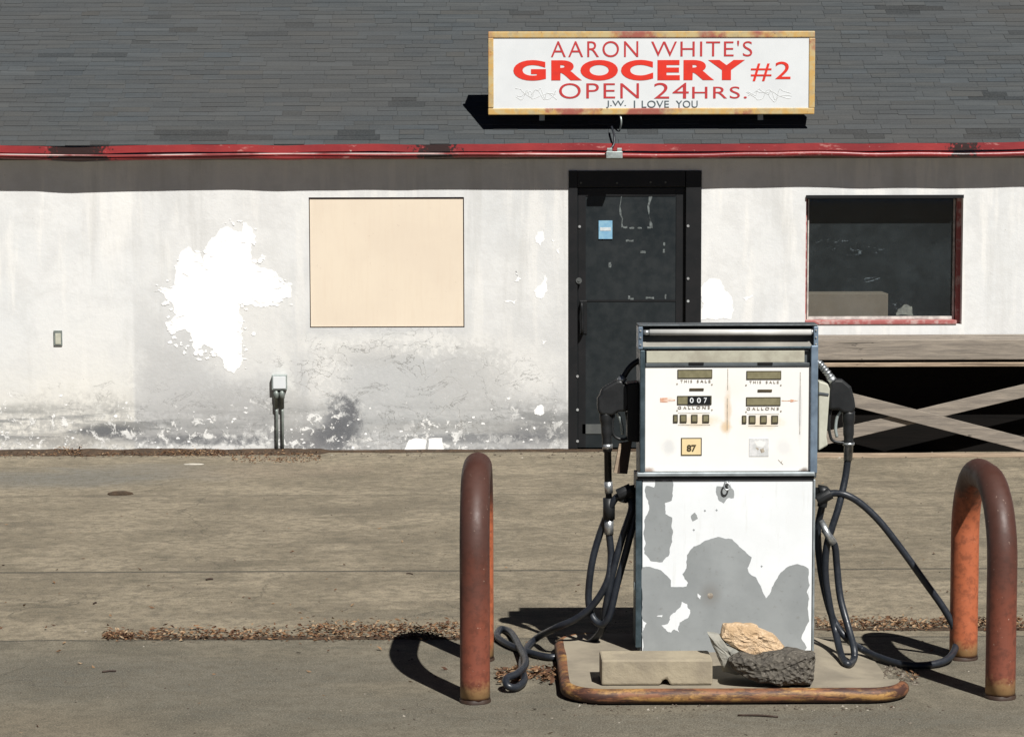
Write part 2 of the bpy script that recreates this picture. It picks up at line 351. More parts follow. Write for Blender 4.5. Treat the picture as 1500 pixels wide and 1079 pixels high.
c=b.mix(b.mp(n,.50,.60),b.mix(b.mp(f,.4,.6),(.50,.32,.11),(.47,.37,.19)),(.30,.095,.070)); g2=b.noise(9,7,.7)
c=b.mix(b.m('MULTIPLY',b.mp(g2,.5,.62),.55),c,(.33,.27,.17)); c=b.mix(b.m('MULTIPLY',b.mp(b.noise(22,5),.62,.68),.7),c,(.16,.07,.04)); b.col(c); M['signframe']=b.set(.5)
M['signside']=simple('sign_box_sides',(.12,.10,.08),(.06,.05,.045),6,.6)
M['redletter']=simple('red_letter_paint',(.46,.040,.042),(.41,.036,.04),10,.5)
M['bigletter']=simple('bright_red_letters',(.62,.030,.016),(.52,.028,.018),14,.55,lo=.45,hi=.7)
M['greyletter']=simple('grey_letters',(.075,.10,.115),(.10,.125,.14),10,.5)
M['faint']=simple('faded_scribble',(.55,.565,.56),(.62,.635,.64),30,.6)
M['boll']=mat_rustpaint('rusty_hoop_paint',(.072,.022,.020),(.29,.072,.040),(.05,.018,.014),.18,.62)
M['edge']=mat_edge()
M['conc']=simple('island_concrete',(.28,.245,.185),(.20,.175,.135),4,.9,bump=.4,bd=.006)
M['block']=simple('cast_block',(.33,.285,.205),(.25,.215,.16),7,.9,bump=.6,bd=.006)
M['tan']=simple('tan_stone',(.62,.46,.30),(.46,.32,.19),16,.9,bump=1,bd=.012,lo=.4,hi=.58)
M['greyst']=simple('grey_stone',(.30,.29,.25),(.20,.20,.18),12,.9,bump=.6)
b=NB('asphalt_chunk'); v=b.vor(55,feat='F1'); n=b.noise(20,6)
c=b.mix(b.mp(n,.35,.65),(.125,.112,.092),(.068,.061,.052)); c=b.mix(b.mp(v,.10,.26,.9,0.0),c,(.21,.19,.16)); b.col(c); b.bump(v,1,.012); M['asph']=b.set(.95)
M['rubber']=simple('black_rubber_hose',(.013,.016,.022),(.020,.024,.031),20,.42,rv=.12,spec=.45)
M['plastic']=simple('black_nozzle_plastic',(.010,.011,.012),(.016,.017,.018),15,.45,spec=.4)
M['chrome']=simple('worn_aluminium',(.55,.57,.58),(.35,.37,.38),40,.35,.8,rv=.1)
M['pumpgrey']=simple('pump_side_metal',(.10,.115,.125),(.07,.08,.085),9,.5,.2,rv=.1)
M['pumpteal']=simple('dark_teal_trim',(.075,.105,.125),(.04,.06,.07),12,.4,.3,rv=.1)
M['pumpblue']=simple('blue_grey_trim',(.19,.25,.32),(.12,.16,.21),10,.4,.2,rv=.1)
M['trimlight']=simple('bare_metal_trim',(.36,.40,.42),(.24,.27,.28),12,.4,.4)
b=NB('grey_primer'); X,Y,Z=b.xyz(); n=b.noise(5,6,.65); f=b.noise(40,6,.7)
c=b.mix(b.mp(n,.3,.7),(.275,.293,.297),(.232,.248,.252)); c=b.mix(b.mp(b.noise(2.2,5,.6),.5,.66,0,.5),c,(.33,.35,.355)); c=b.mix(b.m('MULTIPLY',b.mp(f,.60,.68),.35),c,(.17,.165,.155))
p=at(1040,870,YP); c=b.mix(b.m('MULTIPLY',b.blob(X,Z,p.x,p.z,.05,.06,n,.5,.2,1.3),.5),c,(.17,.16,.145)); b.col(c); M['primer']=b.set(.62)
b=NB('white_enamel'); n=b.noise(4,6,.65); f=b.noise(60,6,.75); v=b.noise(9,7,.7,b.pos((4,4,.5)))
c=b.mix(b.mp(n,.3,.7),(.745,.775,.795),(.70,.725,.74)); c=b.mix(b.m('MULTIPLY',b.mp(v,.56,.72),.35),c,(.58,.585,.56)); c=b.mix(b.m('MULTIPLY',b.mp(f,.68,.72),.6),c,(.36,.33,.28)); b.col(c); b.bump(n,.15,.01); M['enamel']=b.set(.4,0,.4)
M['tube']=simple('fluorescent_tube',(.62,.62,.60),(.48,.48,.46),5,.3)
M['reflector']=simple('dusty_reflector',(.30,.285,.25),(.20,.19,.17),5,.7)
b=NB('faded_cream_strip'); n=b.noise(8,7,.7); c=b.mix(b.mp(n,.4,.65),(.43,.42,.34),(.33,.31,.25)); b.col(c); M['cream']=b.set(.6)
b=NB('display_enamel'); X,Y,Z=b.xyz(); n=b.noise(25,6,.7)
c=b.mix(b.mp(b.noise(3,5),.35,.65),(.79,.785,.76),(.755,.75,.72))
pc=at(1066,600,YP); 
for (px,py,rx,rz,col,a) in ((1066,600,.018,.12,(.60,.42,.24),.55),(1063,625,.03,.03,(.62,.42,.2),.6),(1022,616,.10,.035,(.70,.55,.33),.55),(1117,618,.10,.035,(.70,.55,.33),.5),(978,586,.04,.012,(.70,.52,.44),.6),(980,655,.035,.04,(.56,.57,.57),.6),(1148,655,.04,.04,(.62,.62,.62),.5),(1172,600,.012,.15,(.55,.56,.57),.6),(950,690,.03,.02,(.25,.15,.1),.8),(1178,690,.03,.018,(.12,.08,.06),.9),(1064,565,.10,.08,(.72,.68,.62),.3)):
    p=at(px,py,YP); c=b.mix(b.m('MULTIPLY',b.blob(X,Z,p.x,p.z,rx,rz,n,.6,.3,1.2),a),c,col)
b.col(c); M['face']=b.set(.4)
M['lcd']=simple('dead_display_glass',(.22,.20,.12),(.17,.155,.09),30,.25,spec=.5)
M['lcdedge']=simple('display_bezel',(.07,.06,.035),(.05,.045,.03),30,.4)
M['ink']=simple('worn_printed_ink',(.20,.17,.14),(.42,.37,.30),60,.6)
M['redink']=simple('faded_red_print',(.58,.30,.20),(.72,.58,.48),60,.6)
M['sticker']=simple('yellow_octane_sticker',(.74,.60,.34),(.70,.56,.32),20,.5)
M['stickerink']=simple('dark_sticker_ink',(.045,.035,.02),(.08,.06,.03),20,.5)
M['stickw']=simple('worn_white_sticker',(.52,.53,.53),(.66,.66,.66),50,.5)
M['creamplastic']=simple('aged_cream_plastic',(.50,.50,.42),(.40,.40,.33),12,.6)
M['brownmetal']=simple('brown_bracket',(.035,.022,.017),(.05,.03,.02),14,.6)
M['dirt']=simple('damp_dirt',(.10,.065,.04),(.06,.042,.028),18,.95,bump=1,bd=.02)
b=NB('dry_leaves'); g=b.n('ShaderNodeNewGeometry'); r=b.n('ShaderNodeValToRGB'); b.l(g.outputs['Random Per Island'],r.inputs[0])
e=r.color_ramp.elements; e[0].color=(.05,.022,.012,1); e[1].color=(.34,.25,.16,1); e[1].position=1
for p,cc in ((.35,(.11,.055,.030,1)),(.65,(.20,.11,.055,1)),(.85,(.28,.18,.10,1))): q=e.new(p); q.color=cc
b.col(r.outputs[0]); M['leaf']=b.set(.85)
b=NB('loose_grit'); g=b.n('ShaderNodeNewGeometry'); r=b.n('ShaderNodeValToRGB'); b.l(g.outputs['Random Per Island'],r.inputs[0])
e=r.color_ramp.elements; e[0].color=(.05,.04,.03,1); e[1].color=(.34,.31,.26,1); q=e.new(.8); q.color=(.10,.08,.06,1); b.col(r.outputs[0]); M['grit']=b.set(.9)
# dusty window glass
b=NB('dusty_window_glass'); b.t.nodes.remove(b.b)
tr=b.n('ShaderNodeBsdfTransparent'); tr.inputs[0].default_value=(.62,.66,.66,1)
gl=b.n('ShaderNodeBsdfGlossy'); gl.inputs['Roughness'].default_value=.03
lw=b.n('ShaderNodeLayerWeight'); fz=b.m('ADD',b.m('MULTIPLY',b.m('POWER',lw.outputs['Facing'],5.0),.9),.035)
m1=b.n('ShaderNodeMixShader'); b.l(fz,m1.inputs[0]); b.l(tr.outputs[0],m1.inputs[1]); b.l(gl.outputs[0],m1.inputs[2])
df=b.n('ShaderNodeBsdfDiffuse'); df.inputs[0].default_value=(.32,.40,.44,1)
X,_,Z=b.xyz(); dn=b.mp(b.noise(3,7,.7),.3,.8,.030,.075); sm=b.noise(14,7,.75,b.pos((1,1,2.2)),dist=1.2)
msk=0.0
for (px,py,rx,rz) in ((1260,368,.42,.05),(1285,411,.25,.03),(1375,358,.05,.02),(1320,450,.09,.09),(1240,355,.3,.03)):
    p=at(px,py,YW); q=b.blob(X,Z,p.x,p.z,rx,rz,sm,.6,.5,1.1); msk=b.m('MAXIMUM',q,msk)
dn=b.m('ADD',dn,b.m('MULTIPLY',b.m('MULTIPLY',msk,b.mp(sm,.58,.66)),.40))
m2=b.n('ShaderNodeMixShader'); b.l(dn,m2.inputs[0]); b.l(m1.outputs[0],m2.inputs[1]); b.l(df.outputs[0],m2.inputs[2]); b.l(m2.outputs[0],b.out.inputs[0])
M['glass']=b.mat

# ------------------------------------------------------------------ lettering
def text(name, s, x0, y0, x1, y1, Y, mat, parent, bold=0.0, space=1.0, depth=.0015):
    cu=bpy.data.curves.new('t','FONT'); cu.body=s; cu.offset=bold; cu.space_character=space; cu.resolution_u=6
    o=bpy.data.objects.new('t',cu); C.objects.link(o); bpy.context.view_layer.update()
    me=bpy.data.meshes.new_from_object(o.evaluated_get(bpy.context.evaluated_depsgraph_get()))
    bpy.data.objects.remove(o); bpy.data.curves.remove(cu)
    vs=[v.co.copy() for v in me.vertices]; fs=[tuple(p.vertices) for p in me.polygons]; bpy.data.meshes.remove(me)
    ax=min(v.x for v in vs); bx=max(v.x for v in vs); ay=min(v.y for v in vs); by=max(v.y for v in vs)
    ym=(y0+y1)/2; xm=(x0+x1)/2; X0=at(x0,ym,Y).x; X1=at(x1,ym,Y).x; Z0=at(xm,y1,Y).z; Z1=at(xm,y0,Y).z
    mb=MB(); mb.recalc=False
    mb.v=[Vector((X0+(v.x-ax)/(bx-ax)*(X1-X0),Y,Z0+(v.y-ay)/(by-ay)*(Z1-Z0))) for v in vs]
    mb.f=fs; mb.m=[0]*len(fs); mb.c=[None]*len(fs); mb.sm=[False]*len(fs)
    ob=mb.build(name,mat,parent)
    sd=ob.modifiers.new('thick','SOLIDIFY'); sd.thickness=depth; sd.offset=1
    return ob

# ================================================================== GROUND
g=MB()
g.face([(-120,-60,0),(120,-60,0),(120,160,0),(-120,160,0)])
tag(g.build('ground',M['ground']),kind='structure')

# ================================================================== STORE
XL,XR=-9.0,10.5
ZEAVE=at(700,212,YE).z
RIDGE=YE+4.6; ZR=ZEAVE+SL*4.6; ZTOP=ZEAVE+SL*.17-.03
store=thing('grocery_store',(0,YW+4,0),'long low white stucco store with grey shingled roof and red eave trim behind the pump','store')
dr=(at(833,450,YW).x, at(1027,450,YW).x, -.02, at(930,250,YW).z)
bd=(at(453,385,YW).x, at(680,385,YW).x, at(566,480,YW).z, at(566,289,YW).z)
wn=(at(1180,380,YW).x, at(1410,380,YW).x, at(1295,475,YW).z, at(1295,286,YW).z)
w=MB(); w.recalc=False
holes=[dr,bd,wn]
xs=sorted({XL,XR,*[h[0] for h in holes],*[h[1] for h in holes]}); zs=sorted({-.02,ZTOP,*[h[2] for h in holes],*[h[3] for h in holes]})
for i in range(len(xs)-1):
    for j in range(len(zs)-1):
        cx=(xs[i]+xs[i+1])/2; cz=(zs[j]+zs[j+1])/2
        if any(h[0]<cx<h[1] and h[2]<cz<h[3] for h in holes): continue
        w.face([(xs[i],YW,zs[j]),(xs[i+1],YW,zs[j]),(xs[i+1],YW,zs[j+1]),(xs[i],YW,zs[j+1])])
T=.2
for h in holes:
    x0,x1,z0,z1=h
    w.face([(x0,YW,z0),(x0,YW,z1),(x0,YW+T,z1),(x0,YW+T,z0)]); w.face([(x1,YW,z1),(x1,YW,z0),(x1,YW+T,z0),(x1,YW+T,z1)])
    w.face([(x0,YW,z1),(x1,YW,z1),(x1,YW+T,z1),(x0,YW+T,z1)]); w.face([(x1,YW,z0),(x0,YW,z0),(x0,YW+T,z0),(x1,YW+T,z0)])
YB=YE+9.2-.17
gp=[(YW,-.02),(YB,-.02),(YB,ZTOP),(RIDGE,ZR-.06),(YW,ZTOP)]
w.face([(XL,y,z) for y,z in gp]); w.face([(XR,y,z) for y,z in gp][::-1])
w.face([(XL,YB,-.02),(XR,YB,-.02),(XR,YB,ZTOP),(XL,YB,ZTOP)][::-1])
# whitewash left bare where the later coat fell away: slightly thicker plaster skin
WP=[0]
def wallpoly(pts, sc, ox, oy, seed, it=3, amp=.14, m=1, dy=-.0015):
    WP[0]+=1; dy-=.00003*WP[0]
    p=[(ox+a/sc, oy+c/sc) for a,c in pts]
    q=jag(p,it,amp,seed); w.face([at(a,c,YW+dy) for a,c in q][::-1],m)
S1=2.347
wallpoly([(530,440),(600,425),(598,350),(640,290),(690,310),(700,335),(740,250),(785,215),(830,235),(843,200),(880,250),(885,350),(950,372),(1005,410),(1000,460),(940,475),(895,495),(830,478),(828,520),(835,600),(830,690),(805,722),(770,690),(742,650),(705,620),(675,645),(660,600),(640,570),(580,580),(565,545),(605,520),(580,470)],S1,0,240,3,5,.20)
S3=2.508
rs=random.Random(77)
BP=jag([(530/S1,240+440/S1),(600/S1,240+425/S1),(640/S1,240+290/S1),(700/S1,240+335/S1),(785/S1,240+215/S1),(843/S1,240+200/S1),(885/S1,240+350/S1),(1005/S1,240+410/S1),(940/S1,240+475/S1),(830/S1,240+478/S1),(835/S1,240+600/S1),(805/S1,240+722/S1),(742/S1,240+650/S1),(675/S1,240+645/S1),(580/S1,240+580/S1),(605/S1,240+520/S1)],3,.1,9)
for k in range(150):
    q0=rs.choice(BP); px,py=q0.x+rs.gauss(0,5),q0.y+rs.gauss(0,6); sa=rs.uniform(1,5); sb=sa*rs.uniform(.3,1)
    q=jag([(px+sa*math.cos(a)*rs.uniform(.5,1.4),py+sb*math.sin(a)*rs.uniform(.5,1.4)) for a in [i*math.pi/3 for i in range(6)]],2,.25,k)
    dy=.0019+.000012*k; w.face([at(a,c,YW-dy) for a,c in q][::-1],1)
wallpoly([(15,430),(45,400),(85,400),(105,440),(135,480),(128,545),(10,545)],S3,1020,250,4,4,.16)
wallpoly([(170,465),(205,455),(212,465),(180,480)],S3,1020,250,5,3,.2)
S2=2.398
for k,pp in enumerate([[(858,215),(880,205),(882,240),(865,265),(850,250)],[(845,420),(870,400),(885,365),(892,420),(870,450),(850,440)],[(780,345),(792,375),(800,380),(775,388)],[(905,240),(918,245),(912,262)],[(925,275),(938,270),(930,295)],[(740,460),(785,455),(775,470)],[(855,825),(868,820),(882,850),(865,860),(848,855)],[(870,595),(890,600),(875,612)]]):
    wallpoly(pp,S2,430,250,20+k,3,.2)
for k,pp in enumerate([[(405,945),(430,938),(468,945),(462,985),(385,990)],[(475,940),(522,938),(528,985),(470,988)]]):
    wallpoly(pp,S2,430,250,50+k,2,.06)
rn=random.Random(5)
for k in range(150):
    px=rn.uniform(0,830); py=662-abs(rn.gauss(0,34))-4
    if 395<px<425 or py<540 or mn.noise(Vector((px*.02,py*.03,3)))<-.05: continue
    sa=rn.uniform(.8,3.2); sb=sa*rn.uniform(.25,.8); q=jag([(px+sa*math.cos(a)*rn.uniform(.5,1.5),py+sb*math.sin(a)*rn.uniform(.5,1.4)) for a in [i*math.pi/3 for i in range(6)]],2,.36,k)
    w.face([at(a,c,YW-.0004-.000012*k) for a,c in q][::-1],1)
w.build('wall',[M['wall'],M['white']],store)

# roof: courses of individual tabs
def roof_pt(x,s,lift):                    # s metres up the slope from the eave
    n=Vector((0,-SL,1)).normalized(); d=Vector((0,1,SL)).normalized()
    return Vector((x,YE-.01,ZEAVE))+d*s+n*lift
rf=MB(); rf.recalc=False; rr=random.Random(9); e=.072; s=0; row=0
SLEN=4.6*math.sqrt(1+SL*SL)
darks=[(520,560,200),(230,330,200),(330,420,202),(1300,1370,20),(1440,1490,145),(1230,1285,198),(1400,1500,199),(560,600,150)]
while s<SLEN:
    x=XL-.15+rr.uniform(-.2,0)
    while x<XR+.15:
        wd=rr.choice((.14,.18,.22,.27,.33)); x2=min(x+wd,XR+.15); t=rr.gauss(0,1)
        base=Vector((.061,.067,.070))*(1+.065*t); base+=Vector((.0018,0,-.002))*rr.gauss(0,1)
        if rr.random()<.02: base*=.62
        mid=roof_pt((x+x2)/2,s+e/2,0); px=711+mid.x*3600/mid.y; py=211-(mid.z-2.26)*3600/mid.y
        for a,c,d in darks:
            if a<px<c and abs(py-d)<6: base*=.42
        l0=.002+rr.uniform(0,.003); so=rr.uniform(-.010,.010)
        a,b_=roof_pt(x+.001,s+so,l0),roof_pt(x2-.001,s+so+rr.uniform(-.002,.002),l0); c,d=roof_pt(x2-.001,s+e+.01,.001),roof_pt(x+.001,s+e+.01,.001)
        rf.face([a,b_,c,d],0,tuple(base)); rf.face([roof_pt(x+.001,s+so,-.002),roof_pt(x2-.001,s+so,-.002),b_,a],0,tuple(base*.97))
        x=x2
    s+=e; row+=1
rx0,rx1=XL-.15,XR+.15
rf.face([roof_pt(rx0,0,-.004),roof_pt(rx1,0,-.004),roof_pt(rx1,SLEN,-.004),roof_pt(rx0,SLEN,-.004)],0,(.03,.03,.03))
rf.face([(rx0,RIDGE,ZR),(rx1,RIDGE,ZR),(rx1,YB+.17,ZEAVE),(rx0,YB+.17,ZEAVE)],0,(.06,.064,.066))
rf.build('roof',M['shingle'],store)
# fascia: red drip board and the rounded rail below it, both bowed with age
def wav(x,k=0): return .019*mn.noise(Vector((x*.9,k*.3,3)))+.009*mn.noise(Vector((x*3.1,k*.3,8)))-.014*math.exp(-((x+3.0)/.22)**2)
def profile(name,prof,mat,k,x0=XL-.15,x1=XR+.15,step=.08,par=store,amp=1.0):
    mb=MB(); n=int((x1-x0)/step); rings=[]
    for i in range(n+1):
        x=x0+(x1-x0)*i/n; dz=wav(x,k)*amp
        rings.append([(x,YE+a,ZEAVE+c+dz) for a,c in prof])
    mb.grid(rings,smooth=False); return mb.build(name,mat,par)
profile('fascia_board',[(-.03,.004),(-.035,-.048),(.02,-.048),(.02,.004)],M['red'],0)
def rnd(cy,cz,r,n=10): return [(cy+r*math.cos(a),cz+r*math.sin(a)) for a in [2*math.pi*i/n for i in range(n)]]
mb=MB(); rings=[]
for i in range(250):
    x=XL-.1+(XR-XL+.2)*i/249; dz=wav(x,1)*1.2; rings.append([(x,YE+a,ZEAVE+c+dz) for a,c in rnd(-.022,-.079,.019,12)])
mb.grid(rings); mb.build('drip_rail',M['red'],store)
mb=MB(); mb.box((XL-.15,YE+.022,ZEAVE-.105),(XR+.15,YW-.002,ZEAVE-.085)); mb.build('soffit',M['soffit'],store)

# door
door=MB(); door.pbox(846,275,1003,655,YW+.035,.04); D=door.build('door',M['slate'],store)
mb=MB(); yf=YW-.012
mb.pbox(833,250,846,657,yf,.12); mb.pbox(1004,250,1027,657,yf,.12); mb.pbox(846.1,250,1003.9,274,yf+.002,.12); mb.build('door_frame',M['black'],store,bevel=.004)
mb=MB(); mb.pbox(847,439,1003,441.5,YW+.031,.003); mb.pbox(847,276,858,655,YW+.029,.005); mb.pbox(990,276,1003,655,YW+.029,.005); mb.pbox(858.2,276,989.8,287,YW+.029,.005)
mb.build('seam',M['black'],D)
mb=MB(); mb.pbox(853,621,886,635,YW+.029,.005); mb.build('kick_panel',M['greyboard'],D)
mb=MB(); mb.tube(smooth_path([at(852,443,YW+.03),at(852,446,YW-.03),at(853,465,YW-.035),at(853,485,YW-.03),at(853,488,YW+.03)]),.012,8); mb.pbox(849,440,860,489,YW+.022,.008); mb.build('handle',M['black'],D,bevel=.003)
mb=MB(); mb.disc(at(848,411,YW-.02),.022,.02); mb.disc(at(848,411,YW-.025),.009,.02); mb.build('lock',M['greyboard'],store)
mb=MB(); mb.pbox(877,323,897,350,YW+.026,.003); N=mb.build('notice',M['notice'],D); mb=MB(); mb.pbox(879,333,895,338,YW+.0245,.001); mb.build('printed_band',M['paper'],N)
for (px,py) in ((849,332),(1008,331),(1008,408),(1008,441),(846,551),(846,600),(846,646),(851,268),(904,268),(953,267),(975,267)):
    mb=MB(); fr_ = px<846.5 or px>1003 or py<274
    mb.disc(at(px,py,yf-.006 if fr_ else YW+.023),.010 if py>275 else .008,.007,10); mb.build('bolt',M['bolt'] if py>275 else M['greyboard'],store)
for k,(x0,y0,x1,y1) in enumerate(((910,284,913,333),(952,283,956,334),(913,331,919,334),(922,333,929,335),(934,333,940,335),(948,332,953,335),(917,351,928,354),(972,355,974,360),(971,365,974,370),(920,433,923,438),(923,436,928,439),(946,435,958,438),(974,431,976,438),(1001,300,1003,316),(938,368,946,371),(892,384,895,392))):
    q=jag([(x0,y0),(x1,y0),(x1,y1),(x0,y1)],3,.12,k); mb=MB(); mb.recalc=False; mb.face([at(a,c,YW+.0335) for a,c in q][::-1]); mb.build('scraped_mark',M['mark'],D)

# boarded window
mb=MB(); mb.pbox(454.5,291.5,678.5,478,YW+.012,.02); mb.build('window_board',M['board'],store)
mb=MB(); mb.box((bd[0]-.01,YW+.05,bd[2]-.01),(bd[1]+.01,YW+.06,bd[3]+.01)); mb.build('window_backing',M['redframe'],store)

# glazed window
YG=YW+.13
wf=MB(); t=.035
wf.box((wn[0]+.001,YG-.05,wn[2]),(wn[0]+.018,YG+.03,wn[3]-.001)); WF0=wf.build('window_jamb',M['redframe'],store); wf=MB(); wf.box((wn[1]-.030,YG-.065,wn[2]+.001),(wn[1]-.001,YG+.03,wn[3]-.001)); 
WF=wf.build('window_frame',M['redframe'],store)
mb=MB(); mb.box((wn[0]+.0,YW-.018,wn[3]-.022),(wn[1],YW-.002,wn[3]+.002)); mb.box((wn[0]+.019,YG-.045,wn[3]-.03),(wn[1]-.037,YG+.03,wn[3]-.003)); mb.build('window_head_shade',M['black'],WF)  # black bars paint in the shadow along the top of the opening
mb=MB(); mb.box((wn[0]+.0,YW-.01,wn[2]+.001),(wn[1]-.038,YG+.03,wn[2]+.03)); mb.build('sill',M['redframe'],WF,bevel=.004)
mb=MB(); mb.box((wn[0]+.029,YG-.02,wn[2]+.031),(wn[0]+.038,YG-.005,wn[3]-.031)); mb.box((wn[1]-.050,YG-.02,wn[2]+.031),(wn[1]-.037,YG-.005,wn[3]-.031)); mb.box((wn[0]+.039,YG-.02,wn[2]+.031),(wn[1]-.051,YG-.005,wn[2]+.052)); mb.build('glazing_bead',M['whiteframe'],WF)
mb=MB(); mb.recalc=False; mb.face([(wn[0]+.02,YG,wn[2]+.02),(wn[1]-.03,YG,wn[2]+.02),(wn[1]-.03,YG,wn[3]-.02),(wn[0]+.02,YG,wn[3]-.02)]); mb.build('pane',M['glass'],WF)
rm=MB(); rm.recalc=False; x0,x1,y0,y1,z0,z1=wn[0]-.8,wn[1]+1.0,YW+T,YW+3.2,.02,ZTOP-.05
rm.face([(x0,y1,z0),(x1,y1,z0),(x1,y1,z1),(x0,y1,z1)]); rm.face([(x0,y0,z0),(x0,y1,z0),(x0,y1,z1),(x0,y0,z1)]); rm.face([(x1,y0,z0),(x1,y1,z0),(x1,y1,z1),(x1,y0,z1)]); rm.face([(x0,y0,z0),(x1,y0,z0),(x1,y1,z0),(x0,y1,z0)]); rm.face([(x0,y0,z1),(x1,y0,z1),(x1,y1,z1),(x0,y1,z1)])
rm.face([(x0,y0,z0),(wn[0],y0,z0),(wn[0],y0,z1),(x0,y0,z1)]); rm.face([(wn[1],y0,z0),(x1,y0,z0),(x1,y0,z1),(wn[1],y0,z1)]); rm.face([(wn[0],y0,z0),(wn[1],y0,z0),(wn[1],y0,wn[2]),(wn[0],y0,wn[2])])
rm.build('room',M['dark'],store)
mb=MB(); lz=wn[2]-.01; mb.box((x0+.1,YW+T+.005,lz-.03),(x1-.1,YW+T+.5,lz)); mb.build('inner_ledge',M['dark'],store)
ybx=YW+T+.03
cb=MB(); cb.box((at(1176,440,ybx).x,ybx,lz),(at(1301,440,ybx).x,ybx+.28,at(1250,430,ybx).z)); o=cb.build('cardboard_box',M['card'],base=(at(1240,450,ybx).x,ybx+.1,lz),bevel=.004)
tag(o,'plain brown cardboard box on the ledge inside the dusty window','box')
pp=MB(); q=jag([(1313,462),(1318,452),(1326,446),(1336,449),(1338,462)],2,.2,3); pp.prism([at(a,c,ybx) for a,c in q],(0,.02,0)); o=pp.build('crumpled_paper',M['sheet'],base=at(1325,462,ybx)); tag(o,'scrap of crumpled pale paper beside the cardboard box inside the window','paper')

# eave cable, junction box
jb=MB(); jb.pbox(888,222,912,232,YE-.095,.05); jb.pbox(889,217,897,222,YE-.09,.03); jb.pbox(904,217,911,222,YE-.09,.03)
o=jb.build('junction_box',M['galv'],base=at(900,227,YE-.05),bevel=.003); tag(o,'small galvanised junction box on the red eave trim under the sign','junction box')
cx=MB(); pts=[]
x0,x1=at(-300,226,YE-.05).x,at(888,226,YE-.05).x
for i in range(90):
    x=x0+(x1-x0)*i/89; pts.append((x,YE-.052+.006*mn.noise(Vector((x,2,1))),ZEAVE-.066-.010*mn.noise(Vector((x*.75,5,1)))-.006*math.sin(x*1.9)))
cx.tube(pts,.0048,8); o=cx.build('eave_cable',M['cable'],base=pts[0]); tag(o,'thin pinkish white cable sagging along the red eave trim to the junction box','cable')

# leads from the sign
cb=MB(); ys=YW-.02
cb.tube(smooth_path([at(893,219,YE-.08),at(899,212,YE-.06),at(900,200,YE-.03),at(898,192,YE+.03),at(896,186,YE+.10)]),.008,8)
o=cb.build('sign_lead',M['rubber'],base=at(899,205,YE-.05)); tag(o,'black electric lead running from the sign down into the junction box','cable')
cb=MB(); cb.tube(smooth_path([at(905,164,YW+.02),at(909,171,YW-.03),at(910,180,YW-.04),at(908,190,YW+.0),at(907,193,YW+.05)]),.007,8)
o=cb.build('sign_conduit',M['galv'],base=at(908,180,YW)); tag(o,'short pale grey conduit loop hanging from the bottom of the sign','conduit')

# ================================================================== SIGN
YS=18.0
sg=thing('store_sign',at(953,167,YS+.12),'long white grocery sign with red lettering and worn yellow frame on the roof edge','sign')
mb=MB(); mb.pbox(717,49,1191,165,YS+.012,.20); mb.build('sign_box',M['signside'],sg)
mb=MB()
for (x0,y0,x1,y1) in ((715,46,1194,55.5),(715,158.5,1193,168),(715,55.7,723,158.3),(1185,55.7,1194,158.3)): mb.pbox(x0,y0,x1,y1,YS,.03)
mb.build('frame',M['signframe'],sg,bevel=.006)
mb=MB(); mb.pbox(722,54,1186,159,YS+.008,.004); mb.build('sign_face',M['signface'],sg)
YT=YS+.007
text('lettering','AARON',807,60.5,935,84,YT,M['redletter'],sg,-.006,1.18)
text('lettering',"WHITE'S",954,60,1102,83,YT,M['redletter'],sg,-.006,1.1)
text('lettering','GROCERY',752,88,1091,118,YT,M['bigletter'],sg,.052,1.16)
text('lettering','#2',1100,90.5,1158,119,YT,M['bigletter'],sg,.0,1.15)
text('lettering','OPEN',819,122,936,144.5,YT,M['redletter'],sg,-.006,1.12)
text('lettering','24',958,121.5,1009,144.5,YT,M['redletter'],sg,-.004,1.08)
text('lettering','HRS.',1014,127,1094,144.5,YT,M['redletter'],sg,-.002,1.12)
text('lettering','J.W.',888,147.5,917,158,YT,M['greyletter'],sg,.004,1.0)
text('lettering','I',928.5,147.5,930.5,158,YT,M['greyletter'],sg,.004)
text('lettering','LOVE',940,147.5,980,158,YT,M['greyletter'],sg,.006,1.05)
text('lettering','YOU',990,147.5,1022,158,YT,M['greyletter'],sg,.006,1.05)
r2=random.Random(4)
for (bx,by,wd_,hh) in ((757,128,62,26),(1097,128,66,24)):
    for k in range(3):
        p=[at(bx+wd_*(i/9+r2.uniform(-.06,.06))*.9,by+hh*(r2.uniform(0,1)*.7+.1*k),YT+.0006) for i in range(10)]
        mb=MB(); mb.tube(smooth_path(p,5),.0020,4); mb.build('scribble',M['faint'],sg)
for px in (790,1110):
    mb=MB(); a=at(px,160,YS+.2); mb.box((a.x,YS+.20,a.z-.15),(a.x+.04,YS+.24,a.z+.45)); zb=ZEAVE+SL*(YS+.9-YE)
    mb.prism([(a.x,YS+.24,a.z+.3),(a.x,YS+.24,a.z+.34),(a.x,YS+.9,zb+.04),(a.x,YS+.9,zb-.02)],(.03,0,0)); mb.build('bracket',M['galv'],sg)

